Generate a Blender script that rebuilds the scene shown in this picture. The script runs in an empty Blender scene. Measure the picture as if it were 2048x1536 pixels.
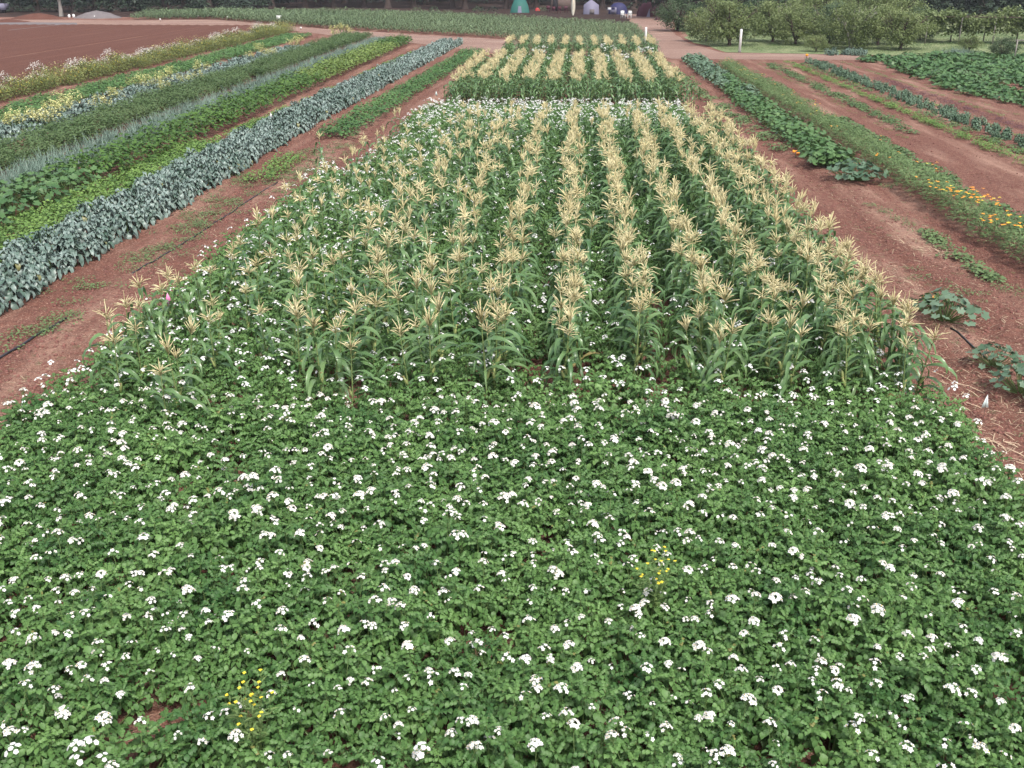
import bpy, math, random
import numpy as np
from mathutils import Matrix, Vector
random.seed(7); rng = np.random.default_rng(7)
R = math.radians
scene = bpy.context.scene
COL = scene.collection

# ------------------------------------------------------------ camera, sky, sun, exposure
cam = bpy.data.objects.new('camera', bpy.data.cameras.new('camera'))
COL.objects.link(cam)
cam.location = (0, 0, 6.0)
cam.rotation_euler = (R(90 - 22.58), 0, R(3.08))
cam.data.sensor_width = 36.0
cam.data.lens = 36.0 * 1991 / 2048
cam.data.clip_end = 3000
scene.camera = cam
world = bpy.data.worlds.new('World'); scene.world = world; world.use_nodes = True
nt = world.node_tree
bg = nt.nodes['Background']; sky = nt.nodes.new('ShaderNodeTexSky')
sky.sky_type = 'NISHITA'; sky.sun_disc = False
SUN_EL, SUN_AZ = 58, 150
sky.sun_elevation = R(SUN_EL); sky.sun_rotation = R(SUN_AZ)
sky.air_density = 1.0; sky.dust_density = 4.0; sky.ozone_density = 1.0
hs = nt.nodes.new('ShaderNodeHueSaturation'); hs.inputs['Saturation'].default_value = .55  # grey overcast
nt.links.new(sky.outputs[0], hs.inputs['Color']); nt.links.new(hs.outputs[0], bg.inputs[0]); bg.inputs[1].default_value = 0.15
sd = bpy.data.lights.new('sun', 'SUN'); sd.energy = 1.5; sd.angle = R(11); sd.color = (1.0, 0.96, 0.9)
sun = bpy.data.objects.new('sun', sd); COL.objects.link(sun)
_e, _a = R(SUN_EL), R(SUN_AZ)
sdir = Vector((math.sin(_a) * math.cos(_e), math.cos(_a) * math.cos(_e), math.sin(_e)))
sun.rotation_euler = sdir.to_track_quat('Z', 'Y').to_euler()
vs = scene.view_settings
vs.view_transform = 'Standard'; vs.look = 'None'; vs.gamma = 1.0; vs.exposure = 0.85
scene.cycles.max_bounces = 6; scene.cycles.diffuse_bounces = 3; scene.cycles.transmission_bounces = 3
scene.cycles.use_denoising = True

# ------------------------------------------------------------ photo pixel -> ground point (camera constants above)
_th, _ps, _F = R(22.58), R(3.08), 1991.0
_f = np.array([-math.sin(_ps) * math.cos(_th), math.cos(_ps) * math.cos(_th), -math.sin(_th)])
_r = np.array([math.cos(_ps), math.sin(_ps), 0]); _u = np.cross(_r, _f)
def G(px, py, z=0.0):
    d = _f * _F + _r * (px - 1024) + _u * (768 - py)
    t = (z - 6.0) / d[2]
    return float(d[0] * t), float(d[1] * t)

# ------------------------------------------------------------ noise
_tab = rng.random((256, 256))
def vnoise(x, y):
    x = np.asarray(x, float); y = np.asarray(y, float)
    xi = np.floor(x).astype(int); yi = np.floor(y).astype(int)
    fx = x - xi; fy = y - yi; fx = fx * fx * (3 - 2 * fx); fy = fy * fy * (3 - 2 * fy)
    g = lambda a, b: _tab[a & 255, b & 255]
    return (g(xi, yi) * (1 - fx) + g(xi + 1, yi) * fx) * (1 - fy) + (g(xi, yi + 1) * (1 - fx) + g(xi + 1, yi + 1) * fx) * fy
def fbm(x, y, o=4):
    s = 0; a = .5
    for k in range(o):
        s = s + a * vnoise(x * 2 ** k + 17.3 * k, y * 2 ** k + 5.1 * k); a *= .5
    return s
def sstep(a, b, x):
    t = np.clip((x - a) / (b - a), 0, 1); return t * t * (3 - 2 * t)
def ground_h(x, y):
    x = np.asarray(x, float); y = np.asarray(y, float)
    near = 1 - sstep(55, 72, y)
    side = (1 - sstep(21, 25, np.abs(x)))
    h = 0.045 * (fbm(x * 1.3, y * .9) - .5) + 0.085 * (fbm(x * 5.5, y * 4.5, 3) - .5)
    # crop beds are raised, wheel tracks are pressed in
    bed = sstep(-7.6, -7.1, x) * (1 - sstep(5.5, 6.0, x))
    h = h + 0.05 * bed
    for c, w, d in ((-8.0, .25, .05), (-9.5, .25, .03), (7.6, .3, .06), (6.4, .25, .045), (9.5, .25, .05), (12.9, .25, .05), (14.6, .2, .04), (16.1, .2, .04), (18.2, .2, .04)):
        h = h - d * np.exp(-((x - c + .12 * np.sin(y * .35)) / w) ** 2)
    return h * near * side

# ------------------------------------------------------------ templates (verts + faces + material slot + tint)
class T:
    def __init__(s): s.v = []; s.f = []; s.m = []; s.t = []; s.n = None
    def face(s, idx, m=0, t=0.5): s.f.append(idx); s.m.append(m); s.t.append(t)
    def grid(s, rows, m=0, t=.5, close=False):
        """rows: list of equal-length lists of points"""
        b = len(s.v); w = len(rows[0])
        for r in rows: s.v.extend([tuple(p) for p in r])
        for i in range(len(rows) - 1):
            for j in range(w if close else w - 1):
                k = (j + 1) % w
                s.face((b + i * w + j, b + i * w + k, b + (i + 1) * w + k, b + (i + 1) * w + j), m, t)
    def tube(s, pts, rad, n=5, m=0, t=.5, cap=True):
        rows = []
        for i, p in enumerate(pts):
            p = Vector(p)
            d = Vector(pts[min(i + 1, len(pts) - 1)]) - Vector(pts[max(i - 1, 0)])
            if d.length < 1e-6: d = Vector((0, 0, 1))
            q = d.to_track_quat('Z', 'Y')
            r = rad[i] if isinstance(rad, (list, tuple)) else rad
            rows.append([p + q @ Vector((r * math.cos(2 * math.pi * j / n), r * math.sin(2 * math.pi * j / n), 0)) for j in range(n)])
        b = len(s.v)
        s.grid(rows, m, t, close=True)
        if cap:
            s.face(tuple(b + j for j in range(n))[::-1], m, t)
            s.face(tuple(b + (len(rows) - 1) * n + j for j in range(n)), m, t)
    def leaf(s, M, L, W, n=4, droop=.3, fold=.25, shape=None, m=0, t=.5, wav=0.0, up=0.0):
        """blade along local +Y, face up +Z, transformed by matrix M; droop bends the tip down"""
        rows = []
        ang = up; p = Vector((0, 0, 0)); st = L / n
        for i in range(n + 1):
            u = i / n
            w = W * (shape(u) if shape else math.sin(math.pi * min(1, u * .93 + .07)) ** .8)
            z = fold * w
            wv = wav * W * math.sin(i * 2.4 + t * 9)
            rows.append([M @ (p + Vector((-w, 0, z + wv))), M @ p, M @ (p + Vector((w, 0, z - wv)))])
            ang -= droop / n * (1 + u)
            p = p + Vector((0, st * math.cos(ang), st * math.sin(ang)))
        s.grid(rows, m, t)
    def box(s, c, d, m=0, t=.5):
        x, y, z = c; a, b, e = d[0] / 2, d[1] / 2, d[2] / 2; k = len(s.v)
        for sz in (-1, 1):
            for sx, sy in ((-1, -1), (1, -1), (1, 1), (-1, 1)): s.v.append((x + sx * a, y + sy * b, z + sz * e))
        for q in ((0, 3, 2, 1), (4, 5, 6, 7), (0, 1, 5, 4), (1, 2, 6, 5), (2, 3, 7, 6), (3, 0, 4, 7)):
            s.face(tuple(k + i for i in q), m, t)
    def arr(s):
        if s.n is None:
            s.n = (np.array(s.v, float).reshape(-1, 3), np.array([i for f in s.f for i in f], np.int64),
                   np.array([len(f) for f in s.f], np.int64), np.array(s.m, np.int64), np.array(s.t, float))
        return s.n
def mk_mesh(name, v, loops, sizes, mi, tint, mats, smooth=False):
    me = bpy.data.meshes.new(name)
    me.vertices.add(len(v)); me.vertices.foreach_set('co', np.ascontiguousarray(v, np.float32).ravel())
    me.loops.add(len(loops)); me.loops.foreach_set('vertex_index', loops.astype(np.int32))
    me.polygons.add(len(sizes))
    me.polygons.foreach_set('loop_start', np.concatenate(([0], np.cumsum(sizes)[:-1])).astype(np.int32))
    for m in mats: me.materials.append(m)
    me.polygons.foreach_set('material_index', mi.astype(np.int32))
    if smooth: me.polygons.foreach_set('use_smooth', np.ones(len(sizes), bool))
    a = me.attributes.new('tint', 'FLOAT', 'FACE'); a.data.foreach_set('value', tint.astype(np.float32))
    me.update(calc_edges=True); me.validate()
    return me
def tmesh(name, t, mats, smooth=False):
    v, l, s, m, ti = t.arr()
    return mk_mesh(name, v, l, s, m, ti, mats, smooth)
def scatter_mesh(name, items, mats, smooth=False):
    """items: list of (template, x, y, z, rotz, scale[, zscale]); merged into one mesh"""
    by = {}
    for it in items: by.setdefault(id(it[0]), []).append(it)
    V, Lp, S, Mi, Ti = [], [], [], [], []; off = 0
    for grp in by.values():
        v, l, s, m, ti = grp[0][0].arr(); n = len(grp)
        P = np.array([g[1:6] for g in grp], float)
        zs = np.array([g[6] if len(g) > 6 else 1.0 for g in grp])
        c, sn = np.cos(P[:, 3]), np.sin(P[:, 3]); sc = P[:, 4]
        x = (v[None, :, 0] * c[:, None] - v[None, :, 1] * sn[:, None]) * sc[:, None] + P[:, 0, None]
        y = (v[None, :, 0] * sn[:, None] + v[None, :, 1] * c[:, None]) * sc[:, None] + P[:, 1, None]
        z = v[None, :, 2] * (sc * zs)[:, None] + P[:, 2, None]
        V.append(np.stack([x, y, z], -1).reshape(-1, 3))
        Lp.append((l[None] + (np.arange(n) * len(v))[:, None]).ravel() + off); off += n * len(v)
        S.append(np.tile(s, n)); Mi.append(np.tile(m, n))
        Ti.append(np.clip(ti[None] * .75 + rng.random((n, 1)) * .25, 0, 1).ravel())
    return mk_mesh(name, np.concatenate(V), np.concatenate(Lp), np.concatenate(S), np.concatenate(Mi), np.concatenate(Ti), mats, smooth)

# ------------------------------------------------------------ materials
def ramp_mix(nt, fac, a, b):
    n = nt.nodes.new('ShaderNodeMix'); n.data_type = 'RGBA'
    if hasattr(fac, 'is_linked') or isinstance(fac, bpy.types.NodeSocket): nt.links.new(fac, n.inputs[0])
    else: n.inputs[0].default_value = fac
    for k, c in ((6, a), (7, b)):
        if isinstance(c, bpy.types.NodeSocket): nt.links.new(c, n.inputs[k])
        else: n.inputs[k].default_value = (*c, 1)
    return n.outputs[2]
def node(nt, typ, **kw):
    n = nt.nodes.new(typ)
    for k, v in kw.items():
        if k in n.inputs.keys(): n.inputs[k].default_value = v
        else: setattr(n, k, v)
    return n
def new_mat(name):
    m = bpy.data.materials.new(name); m.use_nodes = True
    return m, m.node_tree, m.node_tree.nodes['Principled BSDF'], m.node_tree.nodes['Material Output']
def mathn(nt, op, a, b=None, clamp=False):
    n = nt.nodes.new('ShaderNodeMath'); n.operation = op; n.use_clamp = clamp
    for k, c in ((0, a), (1, b)):
        if c is None: continue
        if isinstance(c, bpy.types.NodeSocket): nt.links.new(c, n.inputs[k])
        else: n.inputs[k].default_value = c
    return n.outputs[0]
def noise(nt, scale, vec=None, detail=3, rough=.55):
    n = nt.nodes.new('ShaderNodeTexNoise'); n.inputs['Scale'].default_value = scale; n.inputs['Detail'].default_value = detail; n.inputs['Roughness'].default_value = rough
    if vec is not None: nt.links.new(vec, n.inputs['Vector'])
    return n.outputs['Fac']
def wpos(nt, scale=(1, 1, 1)):
    g = nt.nodes.new('ShaderNodeNewGeometry')
    v = nt.nodes.new('ShaderNodeVectorMath'); v.operation = 'MULTIPLY'; nt.links.new(g.outputs['Position'], v.inputs[0]); v.inputs[1].default_value = scale
    return v.outputs[0]
def leaf_mat(name, ca, cb, rough=.5, trans=.22, dead=None, deadp=.94, patch=.5, spec=.35):
    m, nt, p, out = new_mat(name)
    at = nt.nodes.new('ShaderNodeAttribute'); at.attribute_name = 'tint'
    oi = nt.nodes.new('ShaderNodeObjectInfo')
    big = noise(nt, patch, wpos(nt), 2)
    fac = mathn(nt, 'ADD', mathn(nt, 'MULTIPLY', at.outputs['Fac'], .58), mathn(nt, 'MULTIPLY', oi.outputs['Random'], .26))
    fac = mathn(nt, 'ADD', fac, mathn(nt, 'MULTIPLY', mathn(nt, 'SUBTRACT', big, .4), 1.1), True)
    col = ramp_mix(nt, fac, ca, cb)
    if dead:
        col = ramp_mix(nt, mathn(nt, 'GREATER_THAN', at.outputs['Fac'], deadp), col, dead)
    nt.links.new(col, p.inputs['Base Color']); p.inputs['Roughness'].default_value = rough
    p.inputs['Specular IOR Level'].default_value = spec
    if trans > 0:
        tr = nt.nodes.new('ShaderNodeBsdfTranslucent'); nt.links.new(col, tr.inputs[0])
        mx = nt.nodes.new('ShaderNodeMixShader'); mx.inputs[0].default_value = trans
        nt.links.new(p.outputs[0], mx.inputs[1]); nt.links.new(tr.outputs[0], mx.inputs[2]); nt.links.new(mx.outputs[0], out.inputs[0])
    return m
def plain(name, col, rough=.7, var=.25, scale=6, metal=0, col2=None, bump=0):
    m, nt, p, out = new_mat(name)
    c2 = col2 or tuple(c * (1 - var) for c in col)
    tc = nt.nodes.new('ShaderNodeTexCoord')
    n = noise(nt, scale, tc.outputs['Object'], 4)
    nt.links.new(ramp_mix(nt, n, c2, col), p.inputs['Base Color']); p.inputs['Roughness'].default_value = rough; p.inputs['Metallic'].default_value = metal
    if bump:
        b = nt.nodes.new('ShaderNodeBump'); b.inputs['Strength'].default_value = bump; b.inputs['Distance'].default_value = .03
        nt.links.new(n, b.inputs['Height']); nt.links.new(b.outputs[0], p.inputs['Normal'])
    return m
def soil_mat(name, dark, mid, pale, streak=(.9, .12, 1), pale_amt=.5, bump=.9, fine=38):
    m, nt, p, out = new_mat(name)
    w = wpos(nt)
    a = noise(nt, 1.1, wpos(nt, streak), 5, .6)
    b = noise(nt, 9, w, 5, .65); c = noise(nt, fine, w, 3, .6)
    col = ramp_mix(nt, mathn(nt, 'MULTIPLY', mathn(nt, 'SUBTRACT', b, .3), 2.2, True), dark, mid)
    s = mathn(nt, 'MULTIPLY', mathn(nt, 'SUBTRACT', mathn(nt, 'ADD', a, mathn(nt, 'MULTIPLY', mathn(nt, 'SUBTRACT', c, .5), .5)), .48), 4.0, True)
    col = ramp_mix(nt, mathn(nt, 'MULTIPLY', s, pale_amt), col, pale)
    sp = noise(nt, fine * .8, wpos(nt), 1, .5)      # crumbs: pale dry ones, dark moist ones
    col = ramp_mix(nt, mathn(nt, 'MULTIPLY', mathn(nt, 'SUBTRACT', sp, .6), 9.0, True), col, pale)
    sd_ = noise(nt, fine * .45, wpos(nt, (1, 1.3, 1)), 2, .6)
    col = ramp_mix(nt, mathn(nt, 'MULTIPLY', mathn(nt, 'SUBTRACT', .4, sd_), 7.0, True), col, dark)
    nt.links.new(col, p.inputs['Base Color']); p.inputs['Roughness'].default_value = .95; p.inputs['Specular IOR Level'].default_value = .15
    bp = nt.nodes.new('ShaderNodeBump'); bp.inputs['Strength'].default_value = bump; bp.inputs['Distance'].default_value = .07
    nt.links.new(mathn(nt, 'ADD', b, mathn(nt, 'MULTIPLY', c, .5)), bp.inputs['Height']); nt.links.new(bp.outputs[0], p.inputs['Normal'])
    return m

M_soil = soil_mat('red_soil', (.095, .042, .032), (.24, .106, .077), (.4, .25, .185), pale_amt=.75)
M_tilled = soil_mat('tilled_soil', (.09, .036, .025), (.145, .063, .045), (.175, .088, .065), streak=(1.2, .05, 1), pale_amt=.4)
M_road = soil_mat('dusty_track', (.2, .115, .09), (.3, .195, .155), (.43, .32, .26), streak=(.12, .3, 1), pale_amt=.5)
M_grass = soil_mat('orchard_grass', (.13, .17, .075), (.2, .25, .12), (.33, .32, .19), streak=(.25, .25, 1), pale_amt=.55, fine=14)
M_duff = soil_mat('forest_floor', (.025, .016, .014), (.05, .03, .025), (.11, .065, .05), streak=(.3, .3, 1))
M_clod = plain('soil_clod', (.24, .1, .08), .95, .5, 3)
M_straw = plain('straw', (.55, .42, .28), .8, .35, 2)
M_pot = leaf_mat('potato_leaf', (.035, .103, .027), (.155, .28, .08), .5, .2, dead=(.2, .2, .06), deadp=.985, patch=1.3)
M_potstem = plain('potato_stem', (.13, .2, .06), .6)
M_petal = leaf_mat('white_petal', (.66, .66, .6), (.82, .81, .8), .6, .15, patch=3)
M_anther = plain('yellow_anther', (.75, .45, .05), .6)
M_corn = leaf_mat('corn_leaf', (.052, .13, .045), (.18, .285, .11), .3, .2, dead=(.28, .24, .1), deadp=.965, patch=1.0, spec=.6)
M_stalk = plain('corn_stalk', (.2, .26, .09), .5, .3, 6)
M_tassel = leaf_mat('corn_tassel', (.57, .48, .24), (.84, .75, .46), .8, .1, patch=.8)
M_ear = plain('corn_ear', (.3, .34, .12), .6, .3, 14)
M_silk = plain('corn_silk', (.35, .2, .1), .8)
M_brocc = leaf_mat('broccoli_leaf', (.065, .12, .085), (.27, .34, .31), .4, .08, dead=(.22, .22, .09), deadp=.992, patch=.9, spec=.6)
M_bean = leaf_mat('bean_leaf', (.055, .135, .03), (.2, .32, .08), .5, .22, patch=.6)
M_squash = leaf_mat('squash_leaf', (.035, .095, .03), (.12, .215, .075), .45, .15, patch=.8)
M_squashg = leaf_mat('squash_leaf_grey', (.045, .1, .05), (.17, .25, .165), .45, .12, patch=.8)
M_blossom = plain('orange_blossom', (.9, .35, .02), .6, .2)
M_celery = leaf_mat('celery_leaf', (.035, .095, .018), (.11, .2, .04), .4, .2, patch=.5)
M_celeryy = leaf_mat('yellowing_celery_leaf', (.08, .15, .03), (.2, .27, .07), .5, .2, patch=.5)
M_leek = leaf_mat('leek_leaf', (.07, .12, .09), (.2, .28, .22), .45, .15, patch=.5)
M_feather = leaf_mat('feathery_leaf', (.05, .11, .035), (.14, .2, .08), .6, .25, patch=.3)
M_low = leaf_mat('low_bush_leaf', (.04, .11, .03), (.12, .23, .07), .5, .2, patch=.4)
M_hedge = leaf_mat('hedgerow_leaf', (.08, .12, .03), (.24, .27, .09), .6, .25, dead=(.42, .36, .05), deadp=.93, patch=.25)
M_hedgew = leaf_mat('hedgerow_blossom', (.45, .45, .38), (.8, .77, .72), .7, .1)
M_yellow = leaf_mat('yellow_bloom', (.5, .5, .17), (.72, .68, .34), .7, .15)
M_gold = plain('golden_petal', (.8, .62, .04), .6, .1)
M_cosmos = leaf_mat('cosmos_leaf', (.08, .14, .045), (.2, .29, .12), .6, .25, patch=.5)
M_weed = leaf_mat('weed_leaf', (.06, .12, .04), (.16, .23, .09), .5, .2, patch=.9)
M_purple = leaf_mat('purple_leaf', (.09, .04, .05), (.2, .09, .1), .5, .15)
M_lime = leaf_mat('lime_leaf', (.1, .17, .045), (.2, .28, .1), .5, .2)
M_ycorn = leaf_mat('young_corn_leaf', (.08, .13, .06), (.2, .27, .14), .5, .2, patch=.12)
M_orch = leaf_mat('orchard_leaf', (.075, .115, .036), (.25, .3, .12), .5, .25, patch=.3)
M_orchd = leaf_mat('dark_orchard_leaf', (.045, .085, .04), (.13, .185, .09), .5, .25, patch=.3)
M_conif = leaf_mat('conifer_leaf', (.01, .022, .013), (.03, .05, .025), .6, .08, patch=.2)
M_bark = plain('dark_bark', (.095, .065, .055), .95, .5, 2.5, bump=.8)
M_barkp = plain('pale_bark', (.33, .3, .27), .9, .4, 3, bump=.6)
M_hose = plain('black_hose', (.03, .03, .035), .5)
M_white = plain('white_paint', (.82, .82, .8), .5, .06)
M_pale = plain('cream_board', (.75, .7, .58), .5, .1)
M_wire = plain('galvanised_wire', (.4, .4, .4), .4, .1, metal=1)
M_flag = plain('pale_flag', (.72, .85, .82), .6, .05)
M_pink = plain('pink_flag', (.85, .22, .5), .6, .08)
M_teal = plain('teal_cloth', (.012, .11, .09), .7, .2, 1.5)
M_tentw = plain('lavender_cloth', (.2, .19, .27), .7, .12, 1.5)
M_blue = plain('blue_cloth', (.02, .02, .09), .7, .2, 1.5)
M_maroon = plain('maroon_cloth', (.085, .015, .03), .8, .3, 2)
M_wood = plain('brown_boards', (.15, .105, .09), .85, .35, 3)
M_dark = plain('dark_opening', (.015, .012, .015), .9)
M_grey = plain('grey_rubble', (.19, .165, .165), .9, .5, 2, bump=.7)
M_red = plain('red_plastic', (.5, .04, .04), .5)

# ------------------------------------------------------------ object helpers
def link(o): COL.objects.link(o); return o
def tag(o, label=None, cat=None, group=None, kind=None):
    if label: o['label'] = label
    if cat: o['category'] = cat
    if group: o['group'] = group
    if kind: o['kind'] = kind
    return o
def mobj(name, me, parent=None, loc=(0, 0, 0), rz=0, sc=1):
    o = bpy.data.objects.new(name, me); link(o); o.location = loc; o.rotation_euler = (0, 0, rz)
    o.scale = (sc, sc, sc) if not isinstance(sc, tuple) else sc
    if parent: o.parent = parent
    return o
def empty(name, loc=(0, 0, 0), rz=0, sc=1):
    o = bpy.data.objects.new(name, None); link(o); o.location = loc; o.rotation_euler = (0, 0, rz)
    o.scale = (sc, sc, sc) if not isinstance(sc, tuple) else sc; o.empty_display_size = .1
    return o
def stuff(name, me, label): return tag(mobj(name, me), label, kind='stuff')
def rnd(a, b): return a + (b - a) * random.random()
def gz(x, y): return float(ground_h(x, y))
def rotM(az, el=0, roll=0, at=(0, 0, 0)):
    """leaf frame: +Y points at azimuth az, raised by el"""
    return Matrix.Translation(at) @ Matrix.Rotation(az, 4, 'Z') @ Matrix.Rotation(el, 4, 'X') @ Matrix.Rotation(roll, 4, 'Y')

# ============================================================ GROUND
def axis(parts):
    out = []
    for a, b, s in parts:
        n = max(1, int(round((b - a) / s))); out += [a + (b - a) * i / n for i in range(n)]
    return np.array(out + [parts[-1][1]])
xs = axis([(-1500, -300, 400), (-300, -40, 26), (-40, -13, .8), (-13, -7, .085), (-7, 5.4, .2), (5.4, 13, .085), (13, 26, .3), (26, 300, 27.4), (300, 1500, 400)])
ys = axis([(-300, 2, 60), (2, 6, .4), (6, 10, .12), (10, 30, .085), (30, 60, .25), (60, 75, .5), (75, 300, 15), (300, 2500, 400)])
XX, YY = np.meshgrid(xs, ys); ZZ = ground_h(XX, YY)
v = np.stack([XX, YY, ZZ], -1).reshape(-1, 3); nx = len(xs); ny = len(ys)
i0 = (np.arange(ny - 1)[:, None] * nx + np.arange(nx - 1)[None]).ravel()
lp = np.stack([i0, i0 + 1, i0 + nx + 1, i0 + nx], -1).ravel()
g = mobj('ground', mk_mesh('ground', v, lp, np.full(len(i0), 4), np.zeros(len(i0)), np.full(len(i0), .5), [M_soil], True))
tag(g, 'bare reddish brown farm soil with pale dusty streaks', kind='structure')
def sheet(name, pts, z, mat, label, step=3.0, jit=.35):
    out = []
    for i, (x0, y0) in enumerate(pts):
        x1, y1 = pts[(i + 1) % len(pts)]; n = max(1, int(math.hypot(x1 - x0, y1 - y0) / step))
        for k in range(n): out.append((x0 + (x1 - x0) * k / n + rnd(-jit, jit), y0 + (y1 - y0) * k / n + rnd(-jit, jit), z))
    t = T(); t.v = out; t.face(tuple(range(len(out))))
    o = mobj(name, tmesh(name, t, [mat])); tag(o, label, kind='structure'); return o
# tilled field with real furrows
fx = np.arange(-92, -30.2, .33); fy = axis([(46, 116, 3.5)])
X2, Y2 = np.meshgrid(fx, fy)
right = np.clip(-30.4 - np.maximum(0, (Y2 - 66)) * .085, -200, 0)
top = np.minimum(Y2, 1e9)
Z2 = .05 + .035 * np.sin(X2 * 2 * math.pi / 1.15) - .09 * np.exp(-(((X2 + 36.5 + Y2 * .005) % 9.2 - 4.6) / .35) ** 2)
X2 = np.minimum(X2, right)
Y2 = np.where(Y2 > 46, 46 + (Y2 - 46) * (1.08 + .0 * X2) , Y2)
v = np.stack([X2, Y2, Z2 + .02], -1).reshape(-1, 3); nx2 = len(fx)
i0 = (np.arange(len(fy) - 1)[:, None] * nx2 + np.arange(nx2 - 1)[None]).ravel()
lp = np.stack([i0, i0 + 1, i0 + nx2 + 1, i0 + nx2], -1).ravel()
tag(mobj('tilled_field', mk_mesh('tilled_field', v, lp, np.full(len(i0), 4), np.zeros(len(i0)), np.full(len(i0), .5), [M_tilled])), 'bare brown tilled field with faint furrows', kind='structure')
sheet('farm_track', [(-120, 122), (-60, 124), (-36, 120), (-24, 104), (-13, 92), (-6, 82), (6.8, 80.4), (7.6, 76.8), (20, 76.5), (60, 74.5), (60, 78.5), (28, 79.5), (12.2, 83), (10.4, 96), (11.2, 116), (15, 150), (8, 158), (7.6, 118), (7.4, 82.6), (-3.5, 83), (-5, 97), (-25, 113), (-46, 136), (-58, 134), (-75, 136), (-120, 134)], .012, M_road, 'pale dusty track crossing behind the crop beds', jit=.25)
sheet('orchard_lawn', [(12.8, 83.6), (28, 80.2), (60, 79.2), (90, 82), (90, 150), (17, 150), (12, 118), (11.2, 98)], .02, M_grass, 'short green grass under the orchard trees', jit=.5)
sheet('camp_yard', [(-60, 143), (-30, 149), (-16, 141), (1, 128), (7, 118.5), (11, 121), (14.5, 150), (40, 152), (70, 165), (70, 175), (-90, 175), (-90, 142)], .008, M_duff, 'brown bare earth of the camping yard', jit=.5)
sheet('forest_floor', [(-160, 168), (160, 168), (160, 330), (-160, 330)], .014, M_duff, 'dark leaf litter under the tall trees', jit=.6)

# ============================================================ POTATOES
def potato_foliage(nsh, nlf, seg, npair, R0=.33, H=.5, lw=1.0, seed=0):
    """several upright shoots, each a whorl of pinnate leaves: short upright ones at the tip, long drooping ones below"""
    rs = random.Random(seed); t = T()
    for q in range(nsh):
        u = math.sqrt((q + .35) / nsh); a0 = q * 2.39996 + rs.uniform(-.4, .4)
        sx, sy = math.cos(a0) * R0 * u, math.sin(a0) * R0 * u; sh = H * (1 - .42 * u * u) * rs.uniform(.82, 1.12)
        stint = rs.uniform(0, .62); out = (math.cos(a0) * .07 * u, math.sin(a0) * .07 * u)
        t.tube([(sx * .5, sy * .5, 0), (sx, sy, sh * .6), (sx + out[0], sy + out[1], sh)], [.009, .007, .004], 3, 1, cap=False)
        for k in range(nlf):
            w = k / (nlf - 1); az = k * 2.39996 + rs.uniform(-.35, .35)
            L = (.065 + .12 * w) * rs.uniform(.85, 1.15); z = sh - .16 * w * w - rs.uniform(0, .03); el = 1.05 - 1.25 * w + rs.uniform(-.2, .2)
            base = Vector((sx + out[0] * (1 - w), sy + out[1] * (1 - w), max(.05, z)))
            M = rotM(az - math.pi / 2, el, rs.uniform(-.3, .3), base)
            tint = min(1, max(0, stint + .3 * (1 - w) ** 2 + rs.uniform(-.08, .12)))
            dro = rs.uniform(.6, 1.2); np_ = npair + 1
            t.leaf(M, L, .004, 3, dro * .7, 0, lambda u: 1, 1, .5)
            for i in range(1, np_ + 1):
                uu = i / np_; ang = -dro * uu * uu * .7
                p = Vector((0, L * uu * math.cos(ang * .5), L * uu * math.sin(ang * .5)))
                s = (.25 + .14 * uu) * L * rs.uniform(.85, 1.15) * lw + .006
                if i == np_:
                    t.leaf(M @ Matrix.Translation(p) @ Matrix.Rotation(ang, 4, 'X'), s * 1.15, s * .42, seg, .6, .25, m=0, t=min(1, tint + rs.uniform(-.05, .08)), wav=.12)
                else:
                    for sd in (-1, 1):
                        t.leaf(M @ Matrix.Translation(p) @ Matrix.Rotation(-sd * rs.uniform(.85, 1.25), 4, 'Z') @ Matrix.Rotation(ang * .4 - .1, 4, 'X'), s, s * .4, seg, .8, .3, m=0, t=min(1, max(0, tint + rs.uniform(-.06, .08))), wav=.12)
    for k in range(nsh * 2):   # low leaves that close the canopy
        az = rs.uniform(0, 6.28); q = R0 * rs.uniform(.3, 1.15)
        t.leaf(rotM(az - math.pi / 2 + rs.uniform(-1, 1), rs.uniform(-.3, .3), rs.uniform(-.4, .4), (math.cos(az) * q, math.sin(az) * q, H * rs.uniform(.15, .45))), .1, .04, 2, .5, .2, m=0, t=rs.random() * .5)
    return t
def star_flower(t, M, r, simple=False):
    b = len(t.v); n = 5
    if simple:
        for j in range(5): t.v.append(tuple(M @ Vector((r * math.cos(j * 1.2566), r * math.sin(j * 1.2566), 0))))
        t.face(tuple(range(b, b + 5)), 0, .5); return
    t.v.append(tuple(M @ Vector((0, 0, -.3 * r))))
    for j in range(2 * n):
        rr = r if j % 2 == 0 else r * .62
        t.v.append(tuple(M @ Vector((rr * math.cos(j * math.pi / n), rr * math.sin(j * math.pi / n), 0 if j % 2 == 0 else -.02 * r))))
    for j in range(n): t.face((b, b + 1 + (2 * j - 1) % 10, b + 1 + 2 * j, b + 1 + (2 * j + 1) % 10), 0, .5)
    b = len(t.v)
    for j in range(4): t.v.append(tuple(M @ Vector((r * .17 * math.cos(j * 1.571), r * .17 * math.sin(j * 1.571), -.15 * r))))
    t.v.append(tuple(M @ Vector((0, 0, .3 * r))))
    for j in range(4): t.face((b + j, b + (j + 1) % 4, b + 4), 1, .5)
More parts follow.
